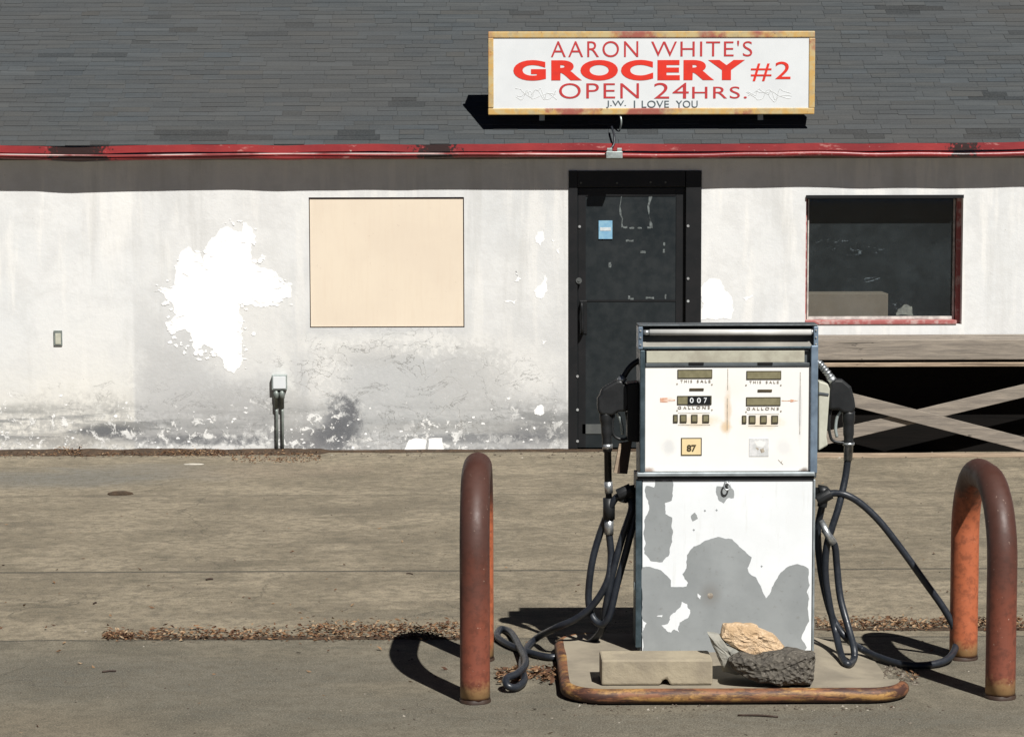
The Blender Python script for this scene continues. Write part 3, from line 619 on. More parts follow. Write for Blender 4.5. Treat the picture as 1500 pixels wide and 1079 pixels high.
# ================================================================== WALL FITTINGS
sw=thing('wall_outlet',at(84,505,YW),'small lone outlet plate set in the white wall, far left','outlet')
mb=MB(); mb.pbox(78.5,484,91,506,YW-.012,.012); mb.build('cover_frame',M['condgreen'],sw,bevel=.002)
mb=MB(); mb.pbox(81,488,89,504,YW-.016,.004); mb.build('plate',M['creamplastic'],sw,bevel=.001)
ub=thing('utility_box',at(409,660,YW-.04),'pale metal utility box on two thin conduits rising up the white wall','utility box')
mb=MB(); mb.pbox(398,549,420,571,YW-.05,.05); bx_=mb.build('box',M['galv'],ub,bevel=.004)
mb=MB(); mb.pbox(400,551,418.5,569,YW-.055,.005); mb.build('lid',M['signface'],bx_,bevel=.002)
for px in (404.5,413):
    mb=MB(); mb.tube([at(px,571,YW-.022),at(px,583,YW-.022),at(px,583.2,YW-.022),at(px,598,YW-.022)],[.021,.021,.017,.017],10); mb.build('fitting',M['condgreen'],ub)
    mb=MB(); q=at(px,598,YW-.022); mb.tube([q,(q.x+.004,q.y,.3),(q.x+.002,q.y,-.01)],.0105,10); mb.build('conduit',M['condgreen'],ub)

# ================================================================== TIMBER STAND
YT0=YW-.44
st=thing('timber_stand',(3.3,YW-.22,0),'long weathered timber stand with crossed braces under the glazed window','stand')
X0=at(1120,510,YT0).x; X1=5.2; zt=at(1350,497,YT0).z; zb=at(1350,527,YT0).z
mb=MB(); mb.box((X0,YT0,zb),(X1,YT0+.045,zt-.002)); mb.build('front_beam',M['wood'],st,bevel=.006)
for k in range(3):
    mb=MB(); mb.box((X0,YT0+.047+k*.13,zt-.04),(X1,YT0+.17+k*.13,zt+.001*k)); mb.build('top_board',M['wood'],st,bevel=.004)
mb=MB(); z1=at(1350,531,YT0).z; z2=at(1350,537,YT0).z; mb.box((X0,YT0+.0,z2),(X1,YT0+.05,z1)); mb.build('lower_rail',M['woodpale'],st,bevel=.004)
def brace(a,b2,Y,wd,nm='brace'):
    mb=MB(); A=at(*a,Y); B=at(*b2,Y); d=(B-A).normalized(); n=Vector((-d.z,0,d.x))*wd/2
    mb.prism([A+n,B+n,B-n,A-n],(0,.022,0)); return mb.build(nm,M['wood'],st,bevel=.002)
brace((1188,570),(1578,670),YT0+.004,.094)
brace((1128,661),(1568,556),YT0+.030,.092)
for xx in (X0+.02,X1-.12):
    mb=MB(); mb.box((xx,YT0+.06,0),(xx+.09,YT0+.15,zt-.042)); mb.build('leg',M['wood'],st,bevel=.004)
for xx in (X0+.02,X1-.12):
    mb=MB(); mb.box((xx,YW-.09,0),(xx+.09,YW-.01,zt-.042)); mb.build('leg',M['wood'],st,bevel=.004)
mb=MB(); mb.box((X0,YT0+.3,.005),(X1,YT0+.36,zb-.02)); mb.build('shade_boards',M['woodshade'],st)  # blackened sheet behind the braces, shade put into its colour
mb=MB(); mb.box((X0-.2,YT0-.03,.0),(X1,YT0+.02,.030)); mb.build('base_board',M['woodpale'],st,bevel=.003)

# ================================================================== BOLLARDS
def hoop(fx,fy,bx,by,top,label,group,zb):
    A=atz(fx,fy); B=atz(bx,by); r=.061; d=(B-A); L=d.length; d.normalize(); zt=top-r; rb=min(.31,L/2-.01)
    pts=[A+Vector((0,0,-.02)),A+Vector((0,0,.1)),A+Vector((0,0,.3)),A+Vector((0,0,zt-rb))]
    for i in range(1,10): a=math.pi/2*i/10; pts.append(A+d*(rb-rb*math.cos(a))+Vector((0,0,zt-rb+rb*math.sin(a))))
    pts.append(A+d*rb+Vector((0,0,zt))); pts.append(B-d*rb+Vector((0,0,zt)))
    for i in range(1,10): a=math.pi/2*i/10; pts.append(B-d*(rb-rb*math.sin(a))+Vector((0,0,zt-rb+rb*math.cos(a))))
    pts += [B+Vector((0,0,zt-rb)),B+Vector((0,0,.3)),B+Vector((0,0,.1)),B+Vector((0,0,-.02))]
    t=thing('hoop_bollard',(A+B)/2,label,'bollard',group)
    mb=MB(); mb.tube(pts,r,28); m=mat_rustpaint('hoop_paint_'+('a' if zb<0 else 'b'),(.062,.025,.018),(.200,.058,.034),(.045,.018,.012),.12,.74,(A.y+B.y)/2+.12)
    mb.build('pipe',m,t)
    for p in (A,B):
        mb=MB(); mb.recalc=False
        rg=lambda q,z:[(p.x+q*(1+.12*mn.noise(Vector((math.cos(a)*2,math.sin(a)*2,p.x))))*math.cos(a),p.y+q*math.sin(a)*(1+.12*mn.noise(Vector((math.cos(a)*2,math.sin(a)*2,p.y)))),z) for a in [2*math.pi*j/24 for j in range(24)]]
        mb.grid([rg(.0655,.001),rg(.0645,.010),rg(.060,.016)],caps=False); mb.build('rust_collar',M['brownmetal'],t)
    return t
hoop(696,1027,703,966,.957,'rusty maroon pipe hoop left of the pump, seen end-on as a single post','pipe hoops guarding the pump',-1)
hoop(1465,1021,1411,964,.925,'rusty pipe hoop right of the pump, rear leg bright orange','pipe hoops guarding the pump',1)

# ================================================================== ISLAND
isl=thing('pump_island',(1.0,10.5,0),'low concrete pump island with a rounded rusty yellow steel edge','pump island')
ix0=atz(820,1020,.03).x+.045; ix1=atz(1333,1010,.03).x-.035; iy0=atz(1000,1033,0).y+.035; iy1=YP+.42; cr=.15
def rrect(x0,x1,y0,y1,r,n=8):
    out=[]
    for cx_,cy_,a0 in ((x1-r,y1-r,0),(x0+r,y1-r,90),(x0+r,y0+r,180),(x1-r,y0+r,270)):
        for i in range(n+1):
            a=R(a0+90*i/n); out.append(Vector((cx_+r*math.cos(a),cy_+r*math.sin(a),0)))
    return out
def resamp(poly,st):
    out=[]
    for i in range(len(poly)):
        a=poly[i]; c=poly[(i+1)%len(poly)]; n=max(1,int((c-a).length/st))
        for k in range(n): out.append(a+(c-a)*k/n)
    return out
mb=MB(); rp=rrect(ix0,ix1,iy0,iy1,cr); rp=resamp(rp,.03); 
def slabz(x,y):
    u=max(0,min(1,(x-(ix1-.34))/.30)); v=max(0,min(1,(y-(iy0+.14))/.25)); return .062-.058*(u*u*(3-2*u))*(v*v*(3-2*v))
mb.grid([[p+Vector((0,0,-.01)) for p in rp],[p+Vector((0,0,slabz(p.x,p.y))) for p in rp]],smooth=False,caps=False)
def inside(x,y):
    if not(ix0<x<ix1 and iy0<y<iy1): return False
    return True
GN=60
gx=[ix0+(ix1-ix0)*i/GN for i in range(GN+1)]; gy=[iy0+(iy1-iy0)*j/GN for j in range(GN+1)]
def squ(x,y):
    for cx_,cy_ in ((ix0+cr,iy0+cr),(ix1-cr,iy0+cr),(ix0+cr,iy1-cr),(ix1-cr,iy1-cr)):
        if (x-cx_)*(cx_-(ix0+ix1)/2)>0 and (y-cy_)*(cy_-(iy0+iy1)/2)>0:
            d=Vector((x-cx_,y-cy_)); L_=d.length; mx=max(abs(d.x),abs(d.y))
            if L_>1e-6: d=d*(mx/L_); return cx_+d.x,cy_+d.y
    return x,y
rows=[]
for y in gy: rows.append([(lambda q:(q[0],q[1],slabz(*q)))(squ(x,y)) for x in gx])
mb.grid(rows,closed=False,caps=False); mb.build('slab',M['conc'],isl)
q8=rrect(ix0-.008,ix1+.008,iy0-.008,iy1+.008,cr+.008)
q8=q8[9:]; q8[0:9]=q8[0:9]
rp2=[]
for i in range(len(q8)-1):
    a=q8[i]; c=q8[i+1]; n_=max(1,int((c-a).length/.05)); rp2+=[a+(c-a)*k/n_ for k in range(n_)]
pth=[p+Vector((.003*mn.noise(p*3),.003*mn.noise(p*3+Vector((9,0,0))),.033+.002*mn.noise(p*2))) for p in rp2]
mb=MB(); mb.tube(pth,.031,14); mb.build('steel_edge',M['edge'],isl)

# ================================================================== PUMP
zi=.064
pL,pR=at(934,900,YP).x,at(1192,900,YP).x
gp_=thing('fuel_pump',((pL+pR)/2,YP+.19,zi),'old white fuel pump with grey primer patches and an empty light hood','fuel pump')
DP=.31
def ppart(name,mat,boxes,bevel=0,par=None):
    mb=MB()
    for bb in boxes: mb.pbox(*bb)
    return mb.build(name,mat,par or gp_,bevel=bevel)
mb=MB(); zc=at(1060,701,YP).z; mb.box((pL,YP+.012,zi),(pR,YP+DP,zc)); mb.build('cabinet',M['pumpgrey'],gp_,bevel=.004)
# front panel with paint gone to primer
fp=MB(); fp.recalc=False
x0,x1,zt_=at(941,900,YP).x,at(1188.5,900,YP).x,at(1060,703,YP).z
fp.box((x0,YP,zi+.004),(x1,YP+.011,zt_),0)
S4=2.838
def pan(pts,seed,m,dy,it=3,amp=.10):
    q=jag([(900+a/S4,680+c/S4) for a,c in pts],it,amp,seed)
    fp.face([at(a,c,YP-dy) for a,c in q][::-1],m)
pan([(130,90),(165,95),(170,66),(240,66),(238,150),(210,160),(212,205),(240,220),(242,290),(230,350),(225,380),(200,405),(150,400),(125,370),(130,330),(121,290),(125,230),(140,200),(145,170),(130,130)],1,1,.0006)
pan([(425,90),(480,80),(497,110),(495,140),(475,138),(455,162),(435,150),(422,115)],2,1,.0006)
pan([(117,425),(150,425),(195,440),(235,480),(235,508),(300,506),(306,490),(283,455),(300,430),(302,375),(330,340),(380,315),(430,300),(490,310),(530,350),(571,385),(553,430),(560,450),(590,470),(612,515),(630,555),(650,530),(665,490),(690,450),(720,425),(760,413),(807,432),(812,500),(800,530),(808,545),(810,650),(790,690),(777,720),(800,760),(790,776),(118,776),(113,700),(128,665),(117,640),(118,575)],3,1,.0006,3,.07)
pan([(318,215),(335,198),(347,225),(325,236)],4,1,.0006)
for k,(a,c) in enumerate(((376,192),(425,190),(330,272),(612,423))): pan([(a-5,c),(a,c-5),(a+5,c),(a,c+5)],30+k,1,.0006,2)
pan([(195,668),(222,662),(235,625),(265,600),(280,570),(300,578),(315,605),(300,640),(272,655),(270,698),(250,685),(235,698),(215,688)],5,0,.0012,3,.14)
pan([(345,535),(360,545),(357,560),(347,550)],6,0,.0012); pan([(175,630),(200,625),(197,634)],7,0,.0012)
pan([(118,650),(134,660),(124,680),(117,676)],8,0,.0012); pan([(806,525),(812,520),(812,560),(806,545)],9,0,.0012)
fp.build('front_panel',[M['enamel'],M['primer']],gp_)
mb=MB(); mb.face([at(a,c,YP-.0014) for a,c in jag([(1037,869),(1042,868),(1045,872),(1043,876),(1038,875)],3,.2,4)][::-1]); mb.recalc=False; mb.build('rust_spot',M['ink'],gp_)
mb=MB(); mb.tube([at(1065,712,YP-.02)+Vector((.013*math.cos(a),.004*math.sin(a),.015*math.sin(a))) for a in [i*math.pi/6 for i in range(12)]],.004,6,loop=True); mb.disc(at(1065,707,YP-.012),.010,.012); mb.build('lock',M['chrome'],gp_)
ppart('corner_trim',M['pumpteal'],[(931,702,940,948,YP-.004,.02)],.003)
mb=MB(); mb.box((at(1189.5,900,YP).x,YP-.004,zi),(pR+.002,YP+.02,zc-.004)); mb.build('corner_trim',M['trimlight'],gp_,bevel=.003)
mb=MB(); mb.tube([at(928,862,YP+.02),at(933,862,YP+.02)],.012,8); mb.tube([at(931,852,YP+.01),at(931,872,YP+.01)],.007,8); mb.build('side_latch',M['galv'],gp_)
# head
ppart('head_shell',M['pumpgrey'],[(938,513,1197,700,YP+.014,DP-.02)],.004)
ppart('display_panel',M['face'],[(945,537,1187,690,YP,.013)],.002)
ppart('side_trim',M['pumpteal'],[(937.5,513,944.7,693,YP-.018,.05)],.004)
ppart('side_trim',M['pumpblue'],[(1187.5,506,1198,693,YP-.018,.05)],.004)
ppart('bottom_rail',M['trimlight'],[(933,691.5,1194,697.5,YP-.020,.05)],.004)
ppart('bottom_rail',M['black'],[(934,697.8,1193,702,YP-.010,.05)],.002)
ppart('middle_rail',M['pumpgrey'],[(945.5,531.5,1186,536.7,YP-.006,.03)],.002)
for x in (1009,1110): ppart('slot',M['black'],[(x,530.5,x+22,534.2,YP-.010,.012)],.001)
ppart('header_strip',M['cream'],[(947,513.5,1178.5,531,YP-.003,.016)],.002)
mb=MB(); mb.tube([at(1083,521,YP+.002),at(1092,514.5,YP+.002)],.0022,6); mb.build('scratch',M['ink'],gp_)
def display(x0,y0,x1,y1,dark=None):
    o=ppart('display',M['lcdedge'],[(x0,y0,x1,y1,YP-.004,.006)],.001); ppart('screen',M['lcd'],[(x0+1.2,y0+1.7,x1-1.2,y1-1,YP-.0052,.002)],0,o)
    if dark:
        ppart('counter_wheels',M['black'],[(dark,y0+.8,x1-1.5,y1-.6,YP-.007,.003)],0,o)
        for k,(ch,a,c) in enumerate((('0',1010.5,1016),('0',1021,1026.5),('7',1031,1035.5))): text('digit',ch,a,y0+2.8,c,y1-2.6,YP-.0075,M['enamel'],o,.01)
display(992.5,541,1043.5,554); display(1093.5,543,1144.5,555.5); display(992,579.5,1042.5,592.5,1007.5); display(1093,581.5,1143.5,594)
for (s_,x0,y0,x1,y1) in (('THIS',997,556,1014,559.8),('SALE',1021,556,1041,559.8),('THIS',1098,557.5,1115,561),('SALE',1122,557.5,1141,561),('GALLONS',993,594.6,1040,598.5),('GALLONS',1094,596,1141,600)):
    text('caption',s_,x0,y0,x1,y1,YP-.0016,M['ink'],gp_,0,1.5)
for (x,y) in ((992,562),(1043,563),(1093,564),(1144,564),(992,601),(1043,600),(1093,603),(1144,602)):
    mb=MB(); mb.disc(at(x,y,YP-.002),.0035,.003,8); mb.build('screw',M['ink'],gp_)
for (x0,y0) in ((1010,568.5),(1110,570.3)): ppart('slot',M['stickerink'],[(x0,y0,x0+21,y0+3.4,YP-.004,.005)],.001)
for (bs,y0,y1) in ((((986,993),(996,1006),(1012.5,1022),(1029,1039)),607,619),(((1087,1093.5),(1097,1107),(1113.5,1123.5),(1130,1140)),608.3,620.3)):
    for a,c in bs:
        o=ppart('price_window',M['lcdedge'],[(a,y0,c,y1,YP-.0045,.006)],.0015); ppart('wheel',M['lcd'],[(a+1.6,y0+2,c-1.6,y1-2,YP-.0055,.002)],0,o)
for (x0,y0,x1,y1) in ((1065.6,540,1066.5,571),(1064.8,583,1065.8,630),(993,622,1040,622.7),(1096,623.3,1140,624),(993,604.5,1040,605),(1094,606,1141,606.5),(1171.5,545,1172.4,636)): mb=MB(); mb.pbox(x0,y0,x1,y1,YP-.0008,.001); mb.build('printed_line',M['ink'],gp_)
mb=MB(); mb.prism([at(a,c,YP-.001) for a,c in ((967,582.5),(978,582.5),(978,585),(989,585),(989,586.6),(978,586.6),(978,589),(967,589))],(0,.001,0)); mb.build('printed_mark',M['redink'],gp_)
mb=MB(); mb.prism([at(a,c,YP-.001) for a,c in ((1145,586),(1158,586),(1158,584.3),(1169,586.6),(1158,589),(1158,587.3),(1145,587.3))],(0,.001,0)); mb.build('printed_arrow',M['redink'],gp_)
o=ppart('octane_sticker',M['stickerink'],[(997.5,641,1028,667,YP-.002,.002)]); ppart('sticker_face',M['sticker'],[(999,642.5,1026.5,665.5,YP-.003,.001)],0,o); text('lettering','87',1006,651,1020,661,YP-.0034,M['stickerink'],o,.035)
o=ppart('worn_sticker',M['stickw'],[(1097.5,642,1126,668,YP-.002,.002)]); mb=MB()
for k,pp_ in enumerate([[(1105,646),(1113,644),(1122,647),(1118,655),(1108,652)],[(1107,655),(1112,657),(1110,661)],[(1114,657),(1119,655),(1120,661),(1115,663)]]): mb.face([at(a,c,YP-.0024) for a,c in jag(pp_,3,.15,k)][::-1],k>0)
mb.recalc=False; mb.build('faded_print',[M['face'],M['ink']],o)
mb=MB(); mb.tube(smooth_path([at(1140,673,YP-.001),at(1144,677,YP-.001),at(1147,680,YP-.001)]),.001,4); mb.tube([at(1146,674,YP-.001),at(1144,678,YP-.001)],.001,4); mb.build('scratch',M['ink'],gp_)
# hood
YV=YP-.012
hx0,hx1=at(935,490,YV).x,at(1199,490,YV).x; hz1=at(1067,475.5,YV).z; hz0=at(1067,511,YV).z
mb=MB(); mb.box((hx0,YV+.004,hz1-.006),(hx1,YV+.14,hz1)); o=mb.build('hood_top',M['pumpgrey'],gp_,bevel=.003)
for a,c,m in ((hx0,hx0+.020,'pumpblue'),(hx1-.020,hx1,'pumpblue')):
    mb=MB(); mb.box((a,YV+.002,hz0),(c,YV+.135,hz1-.0085)); o=mb.build('hood_side',M[m],gp_,bevel=.003)
    for zz in (.02,.05,.08):
        mb=MB(); mb.disc(((a+c)/2,YV-.003,hz0+zz),.004,.006,8); mb.build('rivet',M['bolt'],o)
mb=MB(); mb.box((hx0+.021,YV+.09,hz0+.03),(hx1-.021,YV+.10,hz1-.009)); mb.box((hx0+.021,YV+.101,hz0+.002),(hx1-.021,YV+.135,hz1-.0095)); mb.build('hood_back',M['black'],gp_)
mb=MB(); mb.prism([(hx0+.021,YV+.012,hz0+.008),(hx0+.021,YV+.06,hz0+.052),(hx0+.021,YV+.075,hz0+.05),(hx0+.021,YV+.075,hz0+.004)],(hx1-hx0-.042,0,0)); mb.build('reflector',M['reflector'],gp_)
mb=MB(); mb.box((hx0+.021,YV+.003,hz0),(hx1-.021,YV+.011,hz0+.010)); mb.build('hood_lip',M['pumpteal'],gp_,bevel=.002)
zt2=at(1067,486,YV+.03).z
mb=MB(); mb.tube([(hx0+.05,YV+.016,zt2),(hx1-.03,YV+.016,zt2-.002)],.0135,14); o=mb.build('fluorescent_tube',M['tube'],gp_)
for a in (hx0+.022,hx1-.030):
    mb=MB(); mb.tube([(a,YV+.016,zt2),(a+.027 if a<1 else a+.008,YV+.016,zt2)],.0115,12); mb.build('tube_cap',M['chrome'],o)
# nozzle boots, side fittings
YM=YP+.15
mb=MB(); mb.prism([at(919,562,YM-.04),at(936,560,YM-.04),at(936,648,YM-.04),at(919,646,YM-.04)],(0,.12,0)); mb.build('nozzle_boot',M['black'],gp_,bevel=.006)
mb=MB(); mb.prism([at(1199,558,YM-.05),at(1213,562,YM-.05),at(1216,570,YM-.05),at(1211,640,YM-.05),at(1213,652,YM-.05),at(1199,660,YM-.05)],(0,.13,0)); mb.build('nozzle_boot',M['creamplastic'],gp_,bevel=.006)
mb=MB(); mb.prism([at(1199,574,YM-.055),at(1214,576,YM-.055),at(1214,579,YM-.055),at(1199,577,YM-.055)],(0,.01,0)); mb.build('boot_seam',M['pumpgrey'],gp_)
mb=MB(); mb.prism([at(908,648,YM),at(926,646,YM),at(919,694,YM),at(902,693,YM)],(0,.012,0)); o=mb.build('lower_bracket',M['brownmetal'],gp_,bevel=.002)
mb=MB(); mb.prism([at(907,650,YM-.01),at(911,649,YM-.01),at(904,693,YM-.01),at(899,692,YM-.01)],(0,.03,0)); mb.build('bracket_edge',M['woodpale'],o,bevel=.001)
for (x0,x1,s_) in ((938,912,1),(1190,1216,-1)):
    mb=MB(); mb.tube([at(x0,722,YM),at(x0-10*s_,722,YM),at(x0-10.2*s_,721,YM),at(x0-18*s_,721,YM),at(x1,727,YM)],[.026,.026,.036,.030,.022],12); mb.build('hose_outlet',M['plastic'],gp_)

# ================================================================== HOSES + NOZZLES
def nozzle(par,side):
    L = side=='l'
    f=(lambda pts:[at(x,y,YM-.03) for x,y in pts])
    mb=MB()
    if L: out=[(887,566),(903,557),(910,556),(921,566),(923,590),(919,603),(906,603),(897,609),(880,608),(875,601),(875,584),(879,578),(881,570)]
    else: out=[(1217,561),(1224,555),(1235,556),(1247,566),(1252,584),(1254,598),(1249,606),(1236,605),(1228,600),(1215,601),(1214,580)]
    mb.prism(f(out),(0,.062,0)); nz=mb.build('nozzle',M['plastic'],par,bevel=.012,seg=3)
    mb=MB(); Yc=YM
    if L: mb.tube(smooth_path([at(887,604,Yc),at(888,620,Yc),at(889,640,Yc),at(889,651,Yc)],4),[.028]*4+[.024]*4+[.021]*5,12)
    else: mb.tube(smooth_path([at(1243,602,Yc),at(1243,620,Yc),at(1243,640,Yc),at(1243,650,Yc)],4),[.028]*4+[.024]*4+[.021]*5,12)
    mb.build('grip',M['plastic'],nz)
    mb=MB()
    g=[(899,606),(897,622),(899,637),(909,643),(919,640),(920,620),(917,603)] if L else [(1217,600),(1214,620),(1216,637),(1220,645),(1232,648),(1240,647)]
    mb.tube(smooth_path([at(x,y,Yc) for x,y in g],6),.0065,8); mb.build('trigger_guard',M['plastic'],nz)
    mb=MB()
    g=[(904,604),(908,612),(911,625),(912,636)] if L else [(1232,602),(1226,612),(1224,628),(1226,640)]
    mb.tube(smooth_path([at(x,y,Yc) for x,y in g],6),.007,8); mb.build('trigger',M['galv'],nz)
    mb=MB()
    if L: g=[(909,559),(914,551),(920,541),(928,533),(938,527)]; r0=.0125; m=M['plastic']
    else: g=[(1220,560),(1214,549),(1208,541),(1202,534),(1196,529)]; r0=.0125; m=M['chrome']
    sp=smooth_path([at(x,y,Yc) for x,y in g],6); mb.tube(sp,r0,10)
    if not L:
        for i in range(2,len(sp)-2,3): 
            d=(sp[i+1]-sp[i]).normalized(); mb.tube([sp[i]-d*.004,sp[i]+d*.004],.0165,10)
    mb.build('spout',m,nz)
    mb=MB(); a,c=((908,560),(914,551)) if L else ((1222,561),(1216,552)); mb.tube([at(*a,Yc),at(*c,Yc)],.0185,12); mb.build('spout_collar',M['chrome'],nz)
    return nz
hl=thing('left_fuel_hose'.replace('left_',''),at(890,780,YM),'black fuel hose and nozzle on the left side, trailing over the ground to a curl','fuel hose','hoses and nozzles of the pump')
nozzle(hl,'l')
mb=MB(); mb.tube([at(889,650,YM),at(890,661,YM),at(890.2,661,YM),at(891,716,YM),at(891.2,716,YM),at(892,730,YM)],[.021,.021,.016,.0165,.014,.014],12); mb.build('swivel',M['plastic'],hl)
mb=MB(); mb.tube([at(890,650,YM-.001),at(890,657,YM-.001)],.0225,12); mb.tube([at(891,705,YM),at(892,722,YM)],.0185,12); mb.build('ferrule',M['chrome'],hl)
mb=MB(); mb.tube([at(892,729,YM),at(892,760,YM)],.0265,12); mb.build('breakaway',M['plastic'],hl)
mb=MB(); mb.tube([at(892,760,YM),at(892,782,YM)],.0205,12); mb.build('ferrule',M['chrome'],hl)
hr=.0156
def hose(par,pts,name='hose',r=hr): 
    mb=MB(); mb.tube(smooth_path(pts,10),r,12); return mb.build(name,M['rubber'],par)
hose(hl,[at(892,778,YM),at(895,815,YM),at(890,850,YM-.02),at(870,884,YM),at(845,905,YM+.03),at(812,920,YM+.1),atz(785,935,.03),atz(770,952,.018),atz(764,975,.018),atz(768,995,.018),atz(757,1006,.018),atz(744,1004,.03),atz(742,993,.05),atz(757,986,.05),atz(770,970,.045),atz(760,945,.03),atz(748,926,.018),atz(733,921,.018),atz(730,934,.018),atz(760,950,.018),atz(810,962,.018),atz(850,950,.018),at(880,925,YM+.05),at(887,890,YM),at(897,840,YM-.02),at(912,785,YM-.02),at(925,745,YM-.02),at(922,727,YM)])
hose(hl,[at(915,724,YM-.02),at(899,733,YM-.02),at(880,778,YM+.03),at(867,825,YM+.03),at(862,875,YM+.04),at(868,903,YM+.03),at(882,914,YM),at(893,900,YM-.02),at(904,855,YM-.02),at(919,800,YM-.02),at(929,755,YM-.01),at(925,724,YM)])
mb=MB(); mb.tube([at(905,725,YM-.03),at(925,716,YM-.03)],.028,10); mb.tube([at(912,735,YM-.02),at(917,714,YM-.02)],.022,10); mb.build('hose_clamp',M['plastic'],hl,bevel=.003)
h2=thing('fuel_hose',at(1242,700,YM),'black fuel hose and nozzle on the right side, arching out in one wide loop','fuel hose','hoses and nozzles of the pump')
nozzle(h2,'r')
mb=MB(); mb.tube([at(1243,648,YM),at(1243,652,YM),at(1243,652,YM),at(1242,674,YM)],[.027,.025,.0205,.0195],12); mb.build('ferrule',M['chrome'],h2)
def gz(x,y,z=.018):
    p=atz(x,y,z)
    for _ in range(6):
        k=slabz(p.x,p.y) if ix0<p.x<ix1 and iy0<p.y<iy1 else 0
        p=atz(x,y,k+z)
    return p
hose(h2,[at(1242,672,YM),at(1238,700,YM),at(1229,740,YM-.03),at(1219,772,YM-.04),at(1211,800,YM-.03),at(1209,840,YM-.02),at(1215,885,YM-.02),at(1224,925,YM-.03),gz(1232,958,.03),gz(1241,972),gz(1250,966),gz(1251,950,.06),at(1243,920,YM-.06),at(1231,875,YM),at(1226,830,YM+.02),at(1223,800,YM+.01),at(1215,785,YM),at(1207,775,YM)])
hose(h2,[at(1212,725,YM-.02),at(1222,722,YM-.02),at(1240,725,YM-.03),at(1262,738,YM-.03),at(1290,765,YM-.03),at(1322,806,YM-.03),at(1355,852,YM-.03),at(1382,890,YM-.03),at(1398,920,YM-.03),at(1401,943,YM-.04),gz(1389,964,.03),gz(1362,973),gz(1325,973),gz(1290,963,.022),gz(1262,950,.03),at(1240,934,YM-.05),at(1220,905,YM),at(1207,860,YM+.02),at(1200,815,YM+.03),at(1198,775,YM+.03),at(1204,742,YM),at(1207,728,YM)])
mb=MB(); mb.tube([at(1203,762,YM-.03),at(1211,780,YM-.05),at(1221,796,YM-.05)],[.012,.016,.018],10); mb.build('ferrule',M['chrome'],h2)
mb=MB(); mb.tube([at(1197,733,YM-.03),at(1217,722,YM-.03)],.026,10); mb.tube([at(1204,742,YM-.02),at(1208,718,YM-.02)],.022,10); mb.build('hose_clamp',M['plastic'],h2,bevel=.003)

# ================================================================== BLOCK AND STONES
Yb=atz(960,1003,zi).y; bx0,bx1=at(881,985,Yb).x,at(1044,985,Yb).x; bz=at(962,966,Yb).z
nx=at(975,1000,Yb).x
mb=MB(); pr=[(bx0,zi),(nx-.022,zi),(nx-.012,zi+.018),(nx+.004,zi+.026),(nx+.014,zi+.010),(nx+.018,zi),(bx1,zi),(bx1,bz),(bx0,bz)]
mb.prism([(a,Yb,c) for a,c in pr],(0,.19,0)); o=mb.build('concrete_block',M['block'],base=((bx0+bx1)/2,Yb+.1,zi),bevel=.008)
tag(o,'solid tan concrete block lying flat on the island in front of the pump','block')
def rock(name,outline,Y,d,mat,label,cat,seed,amp=.012,zmin=zi,lean=0,N=46):
    P=[at(a,c,Y) for a,c in outline]; tot=[]; 
    ring=resamp([Vector(p) for p in P],sum((P[i]-P[i-1]).length for i in range(len(P)))/N); cen=sum(ring,Vector())/len(ring)
    rings=[]
    prof=[(-1,.06),(-1,.3),(-.98,.55),(-.93,.78),(-.8,.93),(-.4,1),(0,1),(.4,.97),(.8,.86),(1,.6),(1,.1)]
    for t,sc in prof:
        rr_=[]
        for p in ring:
            q=cen+(p-cen)*sc; q=Vector((q.x,Y+d/2+t*d/2,q.z+lean*(t+1)*d/2))
            cell=mn.cell_vector(q*16+Vector((seed,seed,seed)))-Vector((.5,.5,.5))
            q+=Vector((mn.noise(q*12+Vector((seed,0,0))),1.6*mn.noise(q*12+Vector((0,seed,5))),mn.noise(q*12+Vector((3,0,seed)))))*amp
            q+=cell*amp*.7+Vector((mn.noise(q*50),1.5*mn.noise(q*50+Vector((7,7,7))),mn.noise(q*50+Vector((1,9,2)))))*amp*.45
            q.z=max(q.z,zmin); rr_.append(q)
        rings.append(rr_)
    mb=MB(); mb.grid(rings,smooth=False); o=mb.build(name,mat,base=(cen.x,Y+d/2,min(p.z for p in ring))); tag(o,label,cat); return o
rock('asphalt_chunk',[(1070,972),(1085,962),(1110,968),(1140,960),(1165,958),(1197,962),(1196,985),(1192,1008),(1150,1007),(1110,1003),(1090,994),(1075,985)],atz(1130,1008,zi).y,.20,M['asph'],'rough dark asphalt chunk on the island right of the concrete block','rubble',3,.010)
rock('grey_stone_slab',[(1038,930),(1056,932),(1066,948),(1098,962),(1112,968),(1108,985),(1080,992),(1062,985),(1052,962)],Yb+.06,.12,M['greyst'],'thin grey stone slab tilted under the tan stone','rubble',7,.006,zi)
rock('tan_stone',[(1056,932),(1062,919),(1078,916),(1105,921),(1140,934),(1153,950),(1156,962),(1120,966),(1095,960),(1072,948)],Yb+.085,.13,M['tan'],'pale tan stone resting on top of the dark asphalt chunk','stone',12,.011)

